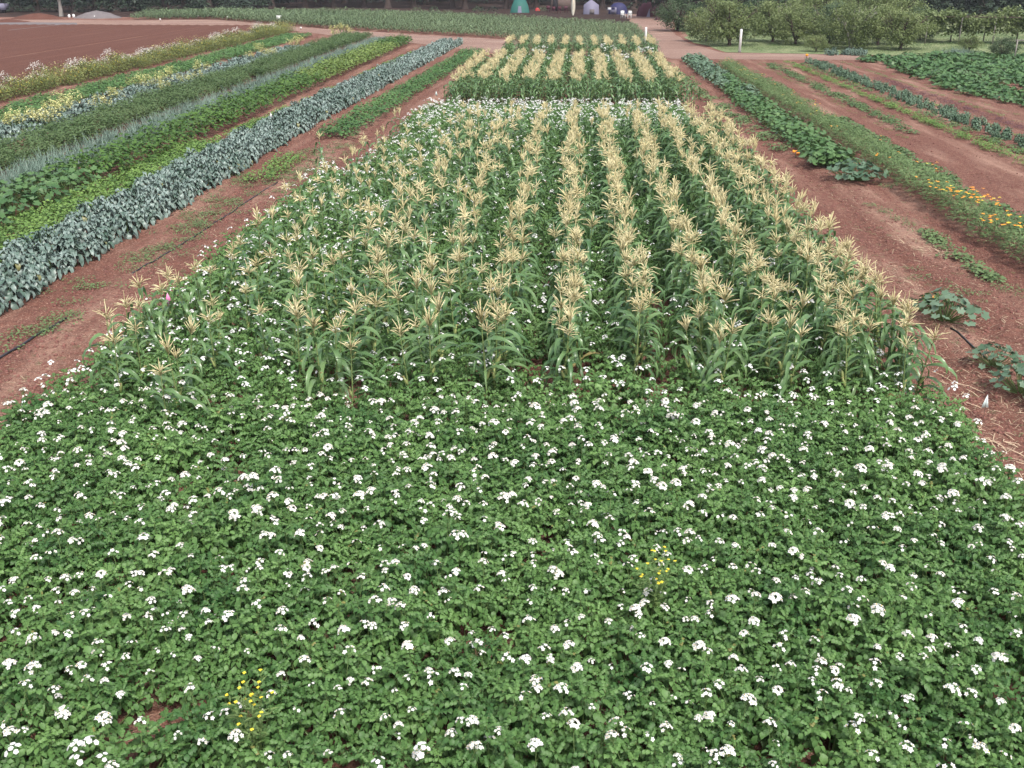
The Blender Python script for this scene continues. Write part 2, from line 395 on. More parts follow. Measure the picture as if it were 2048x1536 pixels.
def flower_cluster(nf, seed, simple=False, rad=.043, stem=.2):
    rs = random.Random(seed); t = T()
    for k in range(nf):
        u = math.sqrt((k + .4) / nf); az = k * 2.4 + rs.uniform(-.3, .3)
        p = Vector((math.cos(az) * rad * u * 1.15, math.sin(az) * rad * u * 1.15, rad * .75 * (1 - u * u) + rs.uniform(-.008, .008)))
        M = rotM(az - math.pi / 2, -u * rs.uniform(.6, 1.1), 0, p)
        star_flower(t, M, rs.uniform(.0165, .0225), simple)
        if not simple:
            t.tube([(0, 0, -.06), tuple(p * .98 + Vector((0, 0, -.006)))], .0016, 3, 2, cap=False)
    if not simple:
        t.tube([(rs.uniform(-.03, .03), rs.uniform(-.03, .03), -stem), (0, 0, -.055)], .003, 4, 2, cap=False)
        for k in range(2):
            a = rs.uniform(0, 6.28); t.tube([(math.cos(a) * .04, math.sin(a) * .04, -.015), (math.cos(a) * .043, math.sin(a) * .043, -.003)], [.003, .005], 4, 2)
    return t
POT_M = [M_pot, M_potstem]; FL_M = [M_petal, M_anther, M_potstem]
pot_hi = [tmesh('potato_foliage', potato_foliage(11, 10, 3, 3, lw=.98, seed=s), POT_M) for s in range(8)]
fl_hi = [tmesh('flower_cluster', flower_cluster(n, s), FL_M) for s, n in enumerate((11, 8, 14, 6, 3, 5))]
T_pot_lo = [potato_foliage(7, 7, 2, 2, lw=1.25, seed=20 + s) for s in range(4)]
T_fl_lo = [flower_cluster(n, 40 + s, True) for s, n in enumerate((7, 6, 4, 5))]
spots = []
holes = [(*G(482, 945, .1), .42), (*G(330, 1490, .1), .36), (*G(2000, 955, 0), .3), (*G(700, 800, 0), .3)]
y = 4.9
while y < 46.2:
    stepx = .5
    xi = -8.3 if y < 9 else -7.2 - (.15 if y < 12 else 0) + .0
    while xi < 5.55:
        x = xi + rnd(-.13, .13); yy = y + rnd(-.13, .13); xi += stepx
        if x > 5.15 and 13.5 < yy: continue
        if yy > 13.5:
            d = .95 if x < -1.5 else .7
            if 38 < yy: d = 1.0
            if random.random() > d: continue
        if yy > 30 and x < -6.2: continue
        if any((x - a) ** 2 + (yy - b) ** 2 < c * c for a, b, c in holes): continue
        spots.append((x, yy))
    y += .5
def visible(x, y, z=.3):
    v = np.array([x, y, z - 6.0]); zz = v @ _f
    if zz <= 0: return False
    px = 1024 + _F * (v @ _r) / zz; py = 768 - _F * (v @ _u) / zz
    return -30 < px < 2078 and -30 < py < 1590
spots_v = sorted([s for s in spots if visible(*s)], key=lambda s: s[1]); near_p = spots_v[:300]; nset = set(near_p)
rest_p = [s for s in spots if s not in nset]
for i, (x, y) in enumerate(near_p):
    sc = rnd(.86, 1.16); z = gz(x, y)
    r = empty('potato_plant', (x, y, z), rnd(0, 6.28), sc)
    if x > 4.6 or (x > 4.2 and y < 8): lab = 'bushy potato plant with white flower clusters at the right edge of the foreground bed'
    elif x < -6.2: lab = 'bushy potato plant with white flower clusters at the left edge of the foreground bed'
    elif y < 7.3: lab = 'potato plant with large dark leaves and white flowers along the bottom of the photo'
    elif y > 12.2: lab = 'low potato plant with white flowers just in front of the first corn plants'
    else: lab = 'green potato plant with white flower clusters in the middle of the foreground bed'
    tag(r, lab, 'potato plant', 'potato plants in the flowering foreground bed')
    mobj('foliage', random.choice(pot_hi), r, sc=(1, 1, rnd(.88, 1.15)))
    a0 = rnd(0, 6.28)
    for k in range(random.choice((2, 3, 4, 4, 5, 6))):
        a = a0 + k * 2.4; q = .08 + .115 * k ** .6 + rnd(-.04, .04)
        f = mobj('flower_cluster', random.choice(fl_hi), r, (math.cos(a) * q, math.sin(a) * q, .645 - q * .5 + rnd(-.04, .07)), rnd(0, 6.28), rnd(.7, 1.2))
        f.rotation_euler.x = rnd(-.35, .2); f.rotation_euler.y = rnd(-.3, .3)
items = []; fitems = []
for x, y in rest_p:
    z = gz(x, y); s = rnd(.9, 1.15)
    items.append((random.choice(T_pot_lo), x, y, z, rnd(0, 6.28), s, rnd(.85, 1.15)))
    nfl = random.choice((1, 2, 2, 3)) if (y < 20 or x < -2) else random.choice((0, 1, 1, 2))
    if 38 < y or (29 < y and x < -3.6): nfl = random.choice((3, 4, 5, 6)) if y > 38 else random.choice((2, 3, 4))
    for k in range(nfl):
        a = rnd(0, 6.28); q = rnd(.02, .34)
        fitems.append((random.choice(T_fl_lo), x + math.cos(a) * q, y + math.sin(a) * q, z + .6 * s - q * .28 + rnd(0, .1), rnd(0, 6.28), rnd(.95, 1.3)))
# a few potato plants between the farther corn blocks
for k in range(330):
    x, y = rnd(-5.2, 5.8), rnd(66.3, 72.5)
    items.append((random.choice(T_pot_lo), x, y, 0, rnd(0, 6.28), rnd(.9, 1.2)))
    if random.random() < .5: fitems.append((random.choice(T_fl_lo), x, y, .6, 0, 1.5))
for cx, cy in (G(1215, 110, .5), G(1080, 115, .5), G(1245, 125, .5), G(1290, 115, .5)):
    for k in range(26): fitems.append((random.choice(T_fl_lo), cx + rnd(-.5, .5), cy + rnd(-1.5, 1.5), rnd(.8, 1.2), 0, 1.5))
stuff('potato_rows', scatter_mesh('potato_rows', items, POT_M), 'mass of potato foliage growing between and behind the corn rows')
stuff('potato_blossoms', scatter_mesh('potato_blossoms', fitems, FL_M), 'countless small white potato flowers among and behind the corn rows')

# yellow-flowered weeds standing in the potatoes
def mustard(seed, H=.86):
    rs = random.Random(seed); a = T(); heads = []
    for k in range(22):
        b = T(); heads.append(b)
        az = rs.uniform(0, 6.28); o = rs.uniform(.05, .22); h = H * rs.uniform(.7, 1.05)
        pts = [(0, 0, 0), (math.cos(az) * o * .4, math.sin(az) * o * .4, h * .5), (math.cos(az) * o, math.sin(az) * o, h)]
        a.tube(pts, [.005, .003, .002], 3, 0, rs.random(), cap=False)
        for j in range(8):
            u = rs.uniform(.4, .9); p = Vector(pts[1]).lerp(Vector(pts[2]), (u - .4) * 2 % 1)
            a.leaf(rotM(rs.uniform(0, 6.28), rs.uniform(.2, .9), 0, p), .08, .009, 2, .3, 0, t=rs.random())
        for j in range(4):
            b.leaf(rotM(j * 1.57 + rs.uniform(-.2, .2), rs.uniform(-.1, .3), 0, Vector(pts[2])), .017, .008, 2, .3, 0, t=rs.random())
    return a, heads
for k, ((px, py), lab) in enumerate((((512, 1475), 'yellow flowered weed clump poking out near the bottom left of the potatoes'), ((1300, 1200), 'tall yellow flowered weed in the potatoes right of the middle'))):
    x, y = G(px, py, .45); a, b = mustard(k)
    r = empty('flowering_weed', (x, y, gz(x, y)), 0, 1.05); tag(r, lab, 'weed', 'yellow weeds in the potatoes')
    mobj('stem', tmesh('stem', a, [M_lime]), r); 
    for hd in b: mobj('flower', tmesh('flower', hd, [M_gold]), r)

# ============================================================ CORN
def corn_leaf_shape(u): return min(1, .55 + u * 1.6) * (1 - u ** 2.2) + .02
def corn_parts(seed, lo=False, H=1.12):
    rs = random.Random(seed); st = T(); lf = T(); ta = T(); ea = T()
    lean = (rs.uniform(-.06, .06), rs.uniform(-.06, .06))
    P = lambda z: Vector((lean[0] * (z / H) ** 2, lean[1] * (z / H) ** 2, z))
    st.tube([P(0), P(H * .5), P(H), P(H + .1)], [.015, .013, .007, .005], 3 if lo else 6, 0, .5, cap=False)
    az0 = rs.uniform(0, 3.14); nlv = 8 if lo else 10
    for k in range(nlv):
        z = .14 + (H - .22) * k / (nlv - 1); az = az0 + (k % 2) * math.pi + rs.uniform(-.45, .45)
        L = (.5 + .28 * math.sin(math.pi * (k + .5) / nlv)) * rs.uniform(.85, 1.1); W = .042 * rs.uniform(.85, 1.15) * (1.2 if lo else 1)
        t = rs.random() * .93 if k > 1 else rs.uniform(.6, 1.05)
        M = rotM(az, 0, rs.uniform(-.25, .25), P(z))
        lf.leaf(M, L, W, 4 if lo else 7, rs.uniform(1.5, 2.5), .45, corn_leaf_shape, 0, t, wav=0 if lo else .12, up=rs.uniform(.75, 1.15))
    tp = P(H + .1); nb = 10 if lo else 17
    form = rs.choice(('open', 'open', 'open', 'lax', 'tight')); nb = max(6, nb + rs.randint(-4, 2))
    for k in range(nb):
        az = k * 2.4 + rs.uniform(-.3, .3); el = {'open': rs.uniform(.25, 1.1), 'lax': rs.uniform(-.1, .8), 'tight': rs.uniform(.85, 1.35)}[form]; L = rs.uniform(.14, .26)
        b = tp + Vector((0, 0, rs.uniform(-.02, .09)))
        d = Vector((math.cos(az) * math.cos(el), math.sin(az) * math.cos(el), math.sin(el)))
        e = b + d * L * .55 + Vector((0, 0, .0)); e2 = b + d * L - Vector((0, 0, L * (.3 if form == 'lax' else .1)))
        w = .012 if lo else .0072
        ta.tube([b, e, e2], [w * .8, w, w * .6], 3, 0, rs.random(), cap=not lo)
    ta.tube([tp - Vector((0, 0, .05)), tp + Vector((0, 0, .15)), tp + Vector((lean[0] * .4, lean[1] * .4, .31))], [.006, .008 if not lo else .012, .004], 3, 0, rs.random(), cap=False)
    if not lo:
        for k in range(rs.choice((1, 1, 2))):
            az = az0 + rs.uniform(-.3, .3) + k * math.pi; z = .42 + .1 * k; b = P(z); d = Vector((math.sin(az) * -.35, math.cos(az) * .35, .94))
            ea.tube([b, b + d * .07, b + d * .14, b + d * .19], [.014, .027, .022, .008], 6, 0, rs.random())
            for j in range(4): ea.leaf(rotM(rs.uniform(0, 6.28), .9, 0, b + d * .185), .05, .004, 2, 1.6, 0, m=1)
    return st, lf, ta, ea
CP = []
for s in range(14):
    a, b, c, d = corn_parts(100 + s)
    CP.append((tmesh('stalk', a, [M_stalk]), tmesh('foliage', b, [M_corn]), tmesh('tassel', c, [M_tassel]), tmesh('ear', d, [M_ear, M_silk])))
def combine(*ts):
    o = T()
    for mi, t in enumerate(ts):
        b = len(o.v); o.v += t.v
        for f, tt in zip(t.f, t.t): o.face(tuple(i + b for i in f), mi, tt)
    return o
CORN_LO = []; CORN_GREEN = []
for s in range(8):
    a, b, c, d = corn_parts(200 + s, True); CORN_LO.append(combine(a, b, c)); CORN_GREEN.append(combine(a, b))
CORN_M = [M_stalk, M_corn, M_tassel]
rows_x = [-6.5, -5.4, -4.3, -3.2, -2.08, -0.98, .12, 1.2, 2.28, 3.35, 4.35, 5.12]
corn = []
for ri, X in enumerate(rows_x):
    y0 = {0: 12.8, 1: 12.6}.get(ri, 13.6) + rnd(-1.0, .5) + (.6 if ri > 6 else 0)
    y1 = 38.2; y = y0
    base = {0: .62, 1: .5, 2: .42, 3: .34, 4: .29, 5: .27}.get(ri, .25)
    while y < y1:
        skip = 0
        if ri < 3 and y > 27: skip = .62 if y > 30 else .3
        if random.random() > skip:
            drift = (y - 20) * .006 if ri > 2 else (y - 13) * .03
            corn.append((X + drift + max(-.4, min(.4 if ri < 10 else .1, random.gauss(0, .24 if ri < 5 else .13))), y, rnd(.86, 1.1) * (.86 if ri < 2 else 1)))
            if ri > 5 and random.random() < .3: corn.append((X + drift + rnd(-.2, .15), y + rnd(-.1, .1), rnd(.8, .98)))
        y += base * rnd(.7, 1.35)
# few stragglers along the left path
for px, py in ((205, 640), (250, 605), (293, 570), (335, 545), (600, 360), (655, 345), (345, 705), (515, 430), (700, 310), (640, 270), (800, 230)):
    x, y = G(px, py, 1.25); corn.append((x, y, rnd(.9, 1.05)))
cv = sorted([c for c in corn if visible(c[0], c[1], 1.0)], key=lambda c: c[1]); near_c = cv[:300]; cset = set(near_c)
for i, (x, y, s) in enumerate(near_c):
    P = CP[random.randrange(14)]
    if x < -5.6: lab = 'corn plant with cream tassel standing sparsely beside the left soil path'
    elif x > 4.9: lab = 'corn plant with cream tassel in the dense row beside the right soil path'
    elif y < 14.7: lab = 'corn plant with cream tassel at the front of the corn, right behind the potatoes'
    elif x < -1.5: lab = 'corn plant with cream tassel in the thin left part of the corn, white flowers between'
    else: lab = 'corn plant with cream tassel deep in the dense right part of the near corn block'
    r = empty('corn_plant', (x, y, gz(x, y)), rnd(0, 6.28), (s, s, s * rnd(.97, 1.05)))
    r.rotation_euler.x = random.gauss(0, .06); r.rotation_euler.y = random.gauss(0, .06)
    tag(r, lab, 'corn plant', 'tasselled corn plants of the near block')
    mobj('stalk', P[0], r); mobj('foliage', P[1], r); mobj('tassel', P[2], r)
    if y < 24: mobj('ear', P[3], r)
items = [(random.choice(CORN_LO), x, y, gz(x, y), rnd(0, 6.28), s) for x, y, s in corn if (x, y, s) not in cset]
for X in np.arange(-5.35, 5.9, 1.16):
    for y in np.arange(48.9, 65.5, .2):
        if y > 62 and random.random() < .2: continue
        items.append((random.choice(CORN_LO), X + rnd(-.3, .3) + (y - 49) * .012, y + rnd(-.1, .1), 0, rnd(0, 6.28), rnd(.9, 1.08)))
# solid front edge of the second block
for X in np.arange(-5.7, 5.9, .13):
    items.append((random.choice(CORN_GREEN), X + rnd(-.1, .1), 48.6 + rnd(-.45, .5), 0, rnd(0, 6.28), rnd(.85, 1.0)))
for X in np.arange(-4.3, 6.9, 1.02):
    for y in np.arange(73.4, 79.6, .24):
        items.append((random.choice(CORN_LO), X + rnd(-.16, .16), y, 0, rnd(0, 6.28), rnd(.92, 1.1)))
stuff('corn_rows', scatter_mesh('corn_rows', items, CORN_M), 'far rows and two farther blocks of cream tasselled corn')

# young corn field at the back
def young_corn(seed):
    rs = random.Random(seed); t = T()
    for k in range(9):
        t.leaf(rotM(rs.uniform(0, 6.28), 0, 0, (rs.uniform(-.12, .12), rs.uniform(-.12, .12), rs.uniform(.15, .75))), rs.uniform(.4, .65), .05, 3, rs.uniform(1.0, 2.0), .3, corn_leaf_shape, 0, rs.random(), up=rs.uniform(.8, 1.35))
    return t
YC = [young_corn(s) for s in range(6)]
poly = [(-57, 134.5), (-47, 137), (-25, 114), (-5.5, 98.5), (-3.5, 87), (-2, 84), (7.0, 83.2), (7.3, 119), (1, 129), (-16, 142), (-30, 149), (-50, 149), (-57, 143)]
def inside(p, x, y):
    c = False; j = len(p) - 1
    for i in range(len(p)):
        if (p[i][1] > y) != (p[j][1] > y) and x < (p[j][0] - p[i][0]) * (y - p[i][1]) / (p[j][1] - p[i][1]) + p[i][0]: c = not c
        j = i
    return c
items = []
yy = 83.0
while yy < 150:
    xx = -58.0
    while xx < 8:
        # rows run parallel to the near edge of the field
        x = xx + rnd(-.15, .15); y = yy - (xx + 0) * .0 + rnd(-.12, .12)
        if inside(poly, x, y):
            hfac = 1.12 + .25 * float(sstep(-10, -50, x)) if False else .82 + .42 * min(1, max(0, (-x) / 40))
            hfac *= .8 + .4 * float(fbm(x * .15, y * .25, 2)) * 1.0
            items.append((random.choice(YC), x, y, 0, rnd(0, 6.28), 1.0 * hfac + .1, rnd(.9, 1.1)))
        xx += .5
    yy += .72
stuff('young_corn_field', scatter_mesh('young_corn_field', items, [M_ycorn]), 'wide field of grey green young corn behind the dusty track')

# ============================================================ generic bushy tufts
def tuft(seed, n, r, h, L, W, seg=2, m=0, flat=.3, droop=.6, el=(.1, .9), shape=None, n2=0, m2=1, size2=.03, wav=0):
    rs = random.Random(seed); t = T()
    for k in range(n):
        u = math.sqrt((k + .5) / n); az = k * 2.4 + rs.uniform(-.4, .4)
        p = (math.cos(az) * r * u * .8, math.sin(az) * r * u * .8, max(.02, h * (1 - flat * u * u * 2) * rs.uniform(.55, 1)))
        t.leaf(rotM(az - math.pi / 2 + rs.uniform(-.7, .7), rs.uniform(*el) * (1 - u * .5), rs.uniform(-.6, .6), p), L * rs.uniform(.7, 1.2), W * rs.uniform(.8, 1.2), seg, droop, .2, shape, m, rs.random(), wav=wav)
    for k in range(n2):
        az = rs.uniform(0, 6.28); q = r * math.sqrt(rs.random())
        t.leaf(rotM(rs.uniform(0, 6.28), rs.uniform(-.2, .5), 0, (math.cos(az) * q, math.sin(az) * q, h * rs.uniform(.95, 1.15))), size2, size2 * .5, 2, .3, 0, None, m2, rs.random())
    return t
def bed(x0, x1, y0, y1, ts, dens, sc=(.9, 1.15), xf=None, keep=None):
    out = []; n = int((x1 - x0) * (y1 - y0) * dens)
    for k in range(n):
        y = rnd(y0, y1); x = rnd(x0, x1) + (xf(y) if xf else 0)
        if keep and not keep(x, y): continue
        out.append((random.choice(ts), x, y, gz(x, y), rnd(0, 6.28), rnd(*sc), rnd(.85, 1.15)))
    return out
def row_things(name, meshes, xs_, y0, y1, step, label, cat, group, jit=.1, cap=300, sc=(.9, 1.12), xf=None, z=0):
    pts = []
    for X in xs_:
        y = y0 + rnd(0, step)
        while y < y1:
            pts.append((X + rnd(-jit, jit) + (xf(y) if xf else 0), y)); y += step * rnd(.85, 1.15)
    pts = [p for p in pts if visible(p[0], p[1], .4)]
    pts.sort(key=lambda p: p[1])
    for x, y in pts[:cap]:
        s = rnd(*sc); o = mobj(name, random.choice(meshes), None, (x, y, gz(x, y)), rnd(0, 6.28), (s, s, s * rnd(.88, 1.12)))
        lab = label(x, y) if callable(label) else label
        tag(o, lab, cat, group)
    return pts[cap:]

# ---- broccoli / kale bed on the left
def brassica_shape(u): return min(1, .16 + max(0, u - .28) * 3.2) * math.sin(math.pi * min(1, u * .8 + .2)) ** .5 if u < 1 else .1
def brassica(seed, n=16, L=.3, W=.056, H=.45, seg=6):
    rs = random.Random(seed); t = T()
    t.tube([(0, 0, 0), (0, 0, H * .75)], [.02, .018], 5, 1, cap=False)
    for k in range(n):
        u = k / n; az = k * 2.4 + rs.uniform(-.3, .3); z = H * (.25 + .7 * u)
        t.leaf(rotM(az, 0, rs.uniform(-.4, .4), (0, 0, z)), L * rs.uniform(.8, 1.15) * (1.1 - .45 * u), W * (1.1 - .3 * u), seg, rs.uniform(.9, 2.3), .45, brassica_shape, 0, rs.random() ** 1.3, wav=.5, up=.35 + .95 * u)
    return t
BR = [tmesh('broccoli_plant', brassica(s, 50 if s < 3 else 44), [M_brocc, M_potstem]) for s in range(6)]
rest = row_things('broccoli_plant', BR, (-12.0, -11.35, -10.65), 16.8, 92, .47,
    lambda x, y: 'blue green broccoli plant at the edge of the left soil path' if x > -10.95 else ('blue green broccoli plant beside the light green beans' if x < -11.7 else 'blue green broccoli plant in the middle of the broccoli bed'),
    'broccoli plant', 'broccoli plants in the long blue green bed', cap=300, sc=(.95, 1.25), xf=lambda y: max(0, y - 45) * .026)
BRL = [brassica(30 + s, 20, W=.085, seg=3) for s in range(4)]
fade = lambda y: 0
stuff('broccoli_bed', scatter_mesh('broccoli_bed', [(random.choice(BRL), x, y, 0, rnd(0, 6.28), rnd(1, 1.25)) for x, y in rest], [M_brocc, M_potstem]), 'far end of the blue green broccoli bed')

# ---- light green beans
BE = [tuft(s, 22, .2, .26, .085, .036, 2) for s in range(4)]
it = bed(-14.1, -12.3, 18, 37, BE, 26)
it += bed(-13.3, -12.2, 37, 80, BE, 22, keep=lambda x, y: fbm(x * .5, y * .22, 2) > (.22 if y < 50 else .34), xf=lambda y: (y - 37) * .028)
it += bed(-9.75, -8.9, 30, 34.5, [tuft(9, 20, .22, .3, .08, .035)], 12, keep=lambda x, y: True)
stuff('bean_foliage', scatter_mesh('bean_foliage', it, [M_bean]), 'low light green leafy crop behind the broccoli')
# ---- strip right of broccoli at the far part (green beans)
BE2 = [tuft(60 + s, 34, .3, .4, .12, .05, 2) for s in range(4)]
BG = [tmesh('bean_bush', t, [M_low]) for t in BE2]
row_things('bean_bush', BG, (-9.35, -8.9, -8.45), 38.5, 90, .5, 'green leafy bush in the narrow row between broccoli and far corn', 'bush', 'green bushes between broccoli and corn', jit=.16, cap=260, sc=(.9, 1.3), xf=lambda y: max(0, y - 42) * .038)
# ---- squash plants
def palmate(t, M, r, tint, m=0, nl=5):
    b = len(t.v); n = nl * 2 + 2
    t.v.append(tuple(M @ Vector((0, 0, -.12 * r))))
    for j in range(n):
        a = -math.pi / 2 + .35 + (2 * math.pi - .7) * j / (n - 1)
        rr = r * (1.0 if j % 2 == 0 else .72) * (1.0 + .15 * math.sin(a))
        t.v.append(tuple(M @ Vector((rr * math.cos(a), rr * math.sin(a) + .1 * r, (.12 if j % 2 == 0 else .0) * r - .12 * r * (rr / r) ** 2))))
    for j in range(n - 1): t.face((b, b + 1 + j, b + 2 + j), m, tint + (.04 if j % 2 else 0))
def squash(seed, n=44, R0=.6, H=.52, r=.1):
    rs = random.Random(seed); t = T()
    for k in range(n):
        u = math.sqrt((k + .4) / n); az = k * 2.4 + rs.uniform(-.3, .3); q = R0 * u * rs.uniform(.8, 1.05); h = H * (1 - .6 * u * u) * rs.uniform(.75, 1.1)
        p = Vector((math.cos(az) * q, math.sin(az) * q, h))
        t.tube([(math.cos(az) * q * .2, math.sin(az) * q * .2, .02), (p[0] * .8, p[1] * .8, h * .6), tuple(p - Vector((0, 0, .02)))], [.009, .007, .006], 3, 1, cap=False)
        palmate(t, rotM(az - math.pi / 2, -rs.uniform(-.1, .9) * (u + .2), rs.uniform(-.6, .6), p), r * rs.uniform(.75, 1.2), rs.random() * .9)
    return t
SQ = [tmesh('squash_plant', squash(s), [M_squash, M_potstem]) for s in range(4)]
SQG = [tmesh('squash_plant', squash(10 + s, 50, .62, .54, .1), [M_squashg, M_potstem]) for s in range(4)]
SQB = [tmesh('foliage', squash(90, 110, .85, .6, .11), [M_squashg, M_potstem])]; SQB2 = [tmesh('foliage', squash(91, 100, .8, .62, .11), [M_squash, M_potstem])]
for k in range(16):
    X = -15.6 + (k % 3) * .62; Y = 22.5 + k * .5
    tag(mobj('squash_plant', random.choice(SQ), None, (X + rnd(-.1, .1), Y, 0), rnd(0, 6.28), rnd(1, 1.25)), 'dark green squash plant with broad leaves left of the light green beans', 'squash plant', 'squash plants at the left edge')

for X in (8.55, 9.1):
    y = 33.6
    while y < 75.5:
        grey = (52 < y and fbm(X, y * .15, 2) > .3) or fbm(X * .5 + 3, y * .3, 2) > .55
        o = mobj('squash_plant', random.choice(SQG if grey else SQ), None, (X + rnd(-.15, .15), y, gz(X, y)), rnd(0, 6.28), rnd(.85, 1.1))
        tag(o, 'greyish green squash plant in the row right of the corn' if grey else 'bright green squash plant in the row right of the corn', 'squash plant', 'squash plants in the row right of the corn')
        y += rnd(.7, 1.0)
for (px, py), s, lab, mset in (((1655, 318), 1.0, 'dark green squash plant touching the near end of the squash row', SQB2), ((1712, 345), 1.05, 'big spreading greyish squash plant alone on the bare soil', SQB),
        ((1800, 400), .0, '', SQ), ((1895, 615), 1.05, 'round leaved squash plant on bare soil right beside the corn edge', SQG), ((1870, 590), .6, 'small squash plant behind a larger one beside the corn', SQ), ((1993, 706), .72, 'small dark squash plant on soil near the black hose', SQG), ((2046, 758), .85, 'squash plant cut by the right edge of the photo above the white flag', SQG)):
    if s == 0: continue
    x, y = G(px, py, .25); r = empty('squash_plant', (x, y, gz(x, y)), rnd(0, 6.28), s)
    tag(r, lab, 'squash plant'); mobj('foliage', random.choice(mset), r)
    if px in (1660, 1712, 1870):
        b = T()
        for k in range(5): palmate(b, rotM(rnd(0, 6), rnd(-.3, .6), 0, (rnd(-.25, .25), rnd(-.25, .25), .4 + rnd(-.05, .1))), .05, .5, 0, 3)
        mobj('blossom', tmesh('blossom', b, [M_blossom]), r)
x, y = G(1592, 306, .15); b = T()
for k in range(7): palmate(b, rotM(rnd(0, 6), rnd(-.5, .9), 0, (rnd(-.12, .12), rnd(-.1, .1), rnd(.12, .25))), .07, .5, 0, 3)
b.tube([(0, 0, 0), (0, 0, .15)], .01, 4, 1)
tag(mobj('squash_blossom', tmesh('squash_blossom', b, [M_blossom, M_potstem]), None, (x, y, gz(x, y))), 'bright orange blossom on the soil between corn and squash row', 'blossom')

# ---- celery row, leeks, feathery bed
CE = [tmesh('celery_plant', tuft(70 + s, 46, .34, .72, .17, .045, 3, flat=.28, droop=.9, el=(.2, 1.1)), [M_celery]) for s in range(4)]
CEY = [tmesh('celery_plant', tuft(80 + s, 46, .36, .72, .17, .05, 3, flat=.28, droop=.9, el=(.2, 1.1)), [M_celeryy]) for s in range(4)]
def cel(y0, y1, ms, lab): row_things('celery_plant', ms, (-15.4, -14.75, -14.1), y0, y1, .56, lab, 'celery plant', 'leafy green plants of the tall dark row', cap=160, sc=(1, 1.2), jit=.15)
cel(29.5, 58, CE, 'dark green leafy celery plant in the tall dark row'); cel(58, 84, CEY, 'yellowish green leafy plant at the far part of the tall dark row'); cel(84, 93, CE, 'dark green leafy plant at the far tip of the tall row')
LK = []
for s in range(4):
    rs = random.Random(300 + s); t = T()
    for k in range(12): t.leaf(rotM(rs.uniform(0, 6.28), 0, 0, (rs.uniform(-.12, .12), rs.uniform(-.12, .12), 0)), rs.uniform(.4, .62), .013, 3, rs.uniform(.2, 1.0), .2, lambda u: 1 - u * .85, 0, rs.random(), up=rs.uniform(1.1, 1.5))
    LK.append(t)
stuff('leek_bed', scatter_mesh('leek_bed', bed(-17.25, -15.85, 22, 95, LK, 22, xf=lambda y: -(y - 22) * .006), [M_leek]), 'long bed of grey green spiky leeks')
FE = [tuft(310 + s, 60, .34, .55, .12, .024, 2, el=(.3, 1.2)) for s in range(4)]
stuff('carrot_bed', scatter_mesh('carrot_bed', bed(-20.4, -17.75, 25, 100, FE, 9, xf=lambda y: -(y - 40) * .018, sc=(.9, 1.3)), [M_feather]), 'wide bed of fine feathery green carrot tops')
# ---- cabbages gone to flower
CB = [tmesh('cabbage_plant', brassica(330 + s, 22, .26, .08, .3, 4), [M_brocc, M_potstem]) for s in range(4)]
pts = []
row_things('cabbage_plant', CB, (-22.7, -22.1, -21.5, -20.9), 36, 101, .62, lambda x, y: 'blue grey cabbage plant near the flowering yellow ones' if y < 72 else 'blue grey cabbage plant at the far end of its bed', 'cabbage', 'cabbages in the bed with yellow flowers', cap=300, sc=(1.1, 1.45), jit=.15)
def bolt(seed):
    rs = random.Random(seed); a = T(); b = T()
    for k in range(22):
        az = rs.uniform(0, 6.28); o = rs.uniform(.1, .55); h = rs.uniform(.65, 1.0)
        e = (math.cos(az) * o, math.sin(az) * o, h); a.tube([(0, 0, 0), (e[0] * .4, e[1] * .4, h * .5), e], .006, 3, 0, rs.random(), cap=False)
        for j in range(16): b.leaf(rotM(rs.uniform(0, 6.28), rs.uniform(-.4, .6), 0, (e[0] + rs.uniform(-.1, .1), e[1] + rs.uniform(-.1, .1), h + rs.uniform(-.2, .03))), .05, .022, 1, .3, 0, lambda u: 1, t=rs.random())
    return tmesh('stem', a, [M_lime]), tmesh('flower', b, [M_yellow])
BO = [bolt(s) for s in range(4)]
nb = 0
for (px, py) in ((20, 232), (40, 225), (75, 222), (100, 215), (120, 208), (135, 195), (95, 228), (225, 183), (200, 198), (272, 158), (290, 150), (310, 160), (330, 165), (325, 150), (340, 140), (370, 150), (395, 145), (400, 132), (500, 105), (515, 95), (535, 100), (545, 98), (585, 83), (595, 78), (665, 55), (680, 50), (690, 56), (670, 62), (700, 58)):
    x, y = G(px, py, .7); r = empty('flowering_cabbage', (x, y, 0), rnd(0, 6.28), rnd(.8, 1.1)); P = random.choice(BO)
    where = 'left edge of the photo' if px < 145 else 'middle of the cabbage bed' if px < 450 else 'far end of the cabbage bed'
    tag(r, 'bolted cabbage topped with pale yellow flowers at the ' + where, 'flowering cabbage', 'yellow flowering cabbages'); mobj('stem', P[0], r); mobj('flower', P[1], r)
LO = [tuft(340 + s, 30, .32, .34, .11, .04, 2) for s in range(4)]
stuff('low_green_bed', scatter_mesh('low_green_bed', bed(-25.9, -23.5, 38, 102, LO, 8, xf=lambda y: -(y - 46) * .03, sc=(.9, 1.3)), [M_low]), 'low green leafy bed between cabbages and flowering hedgerow')
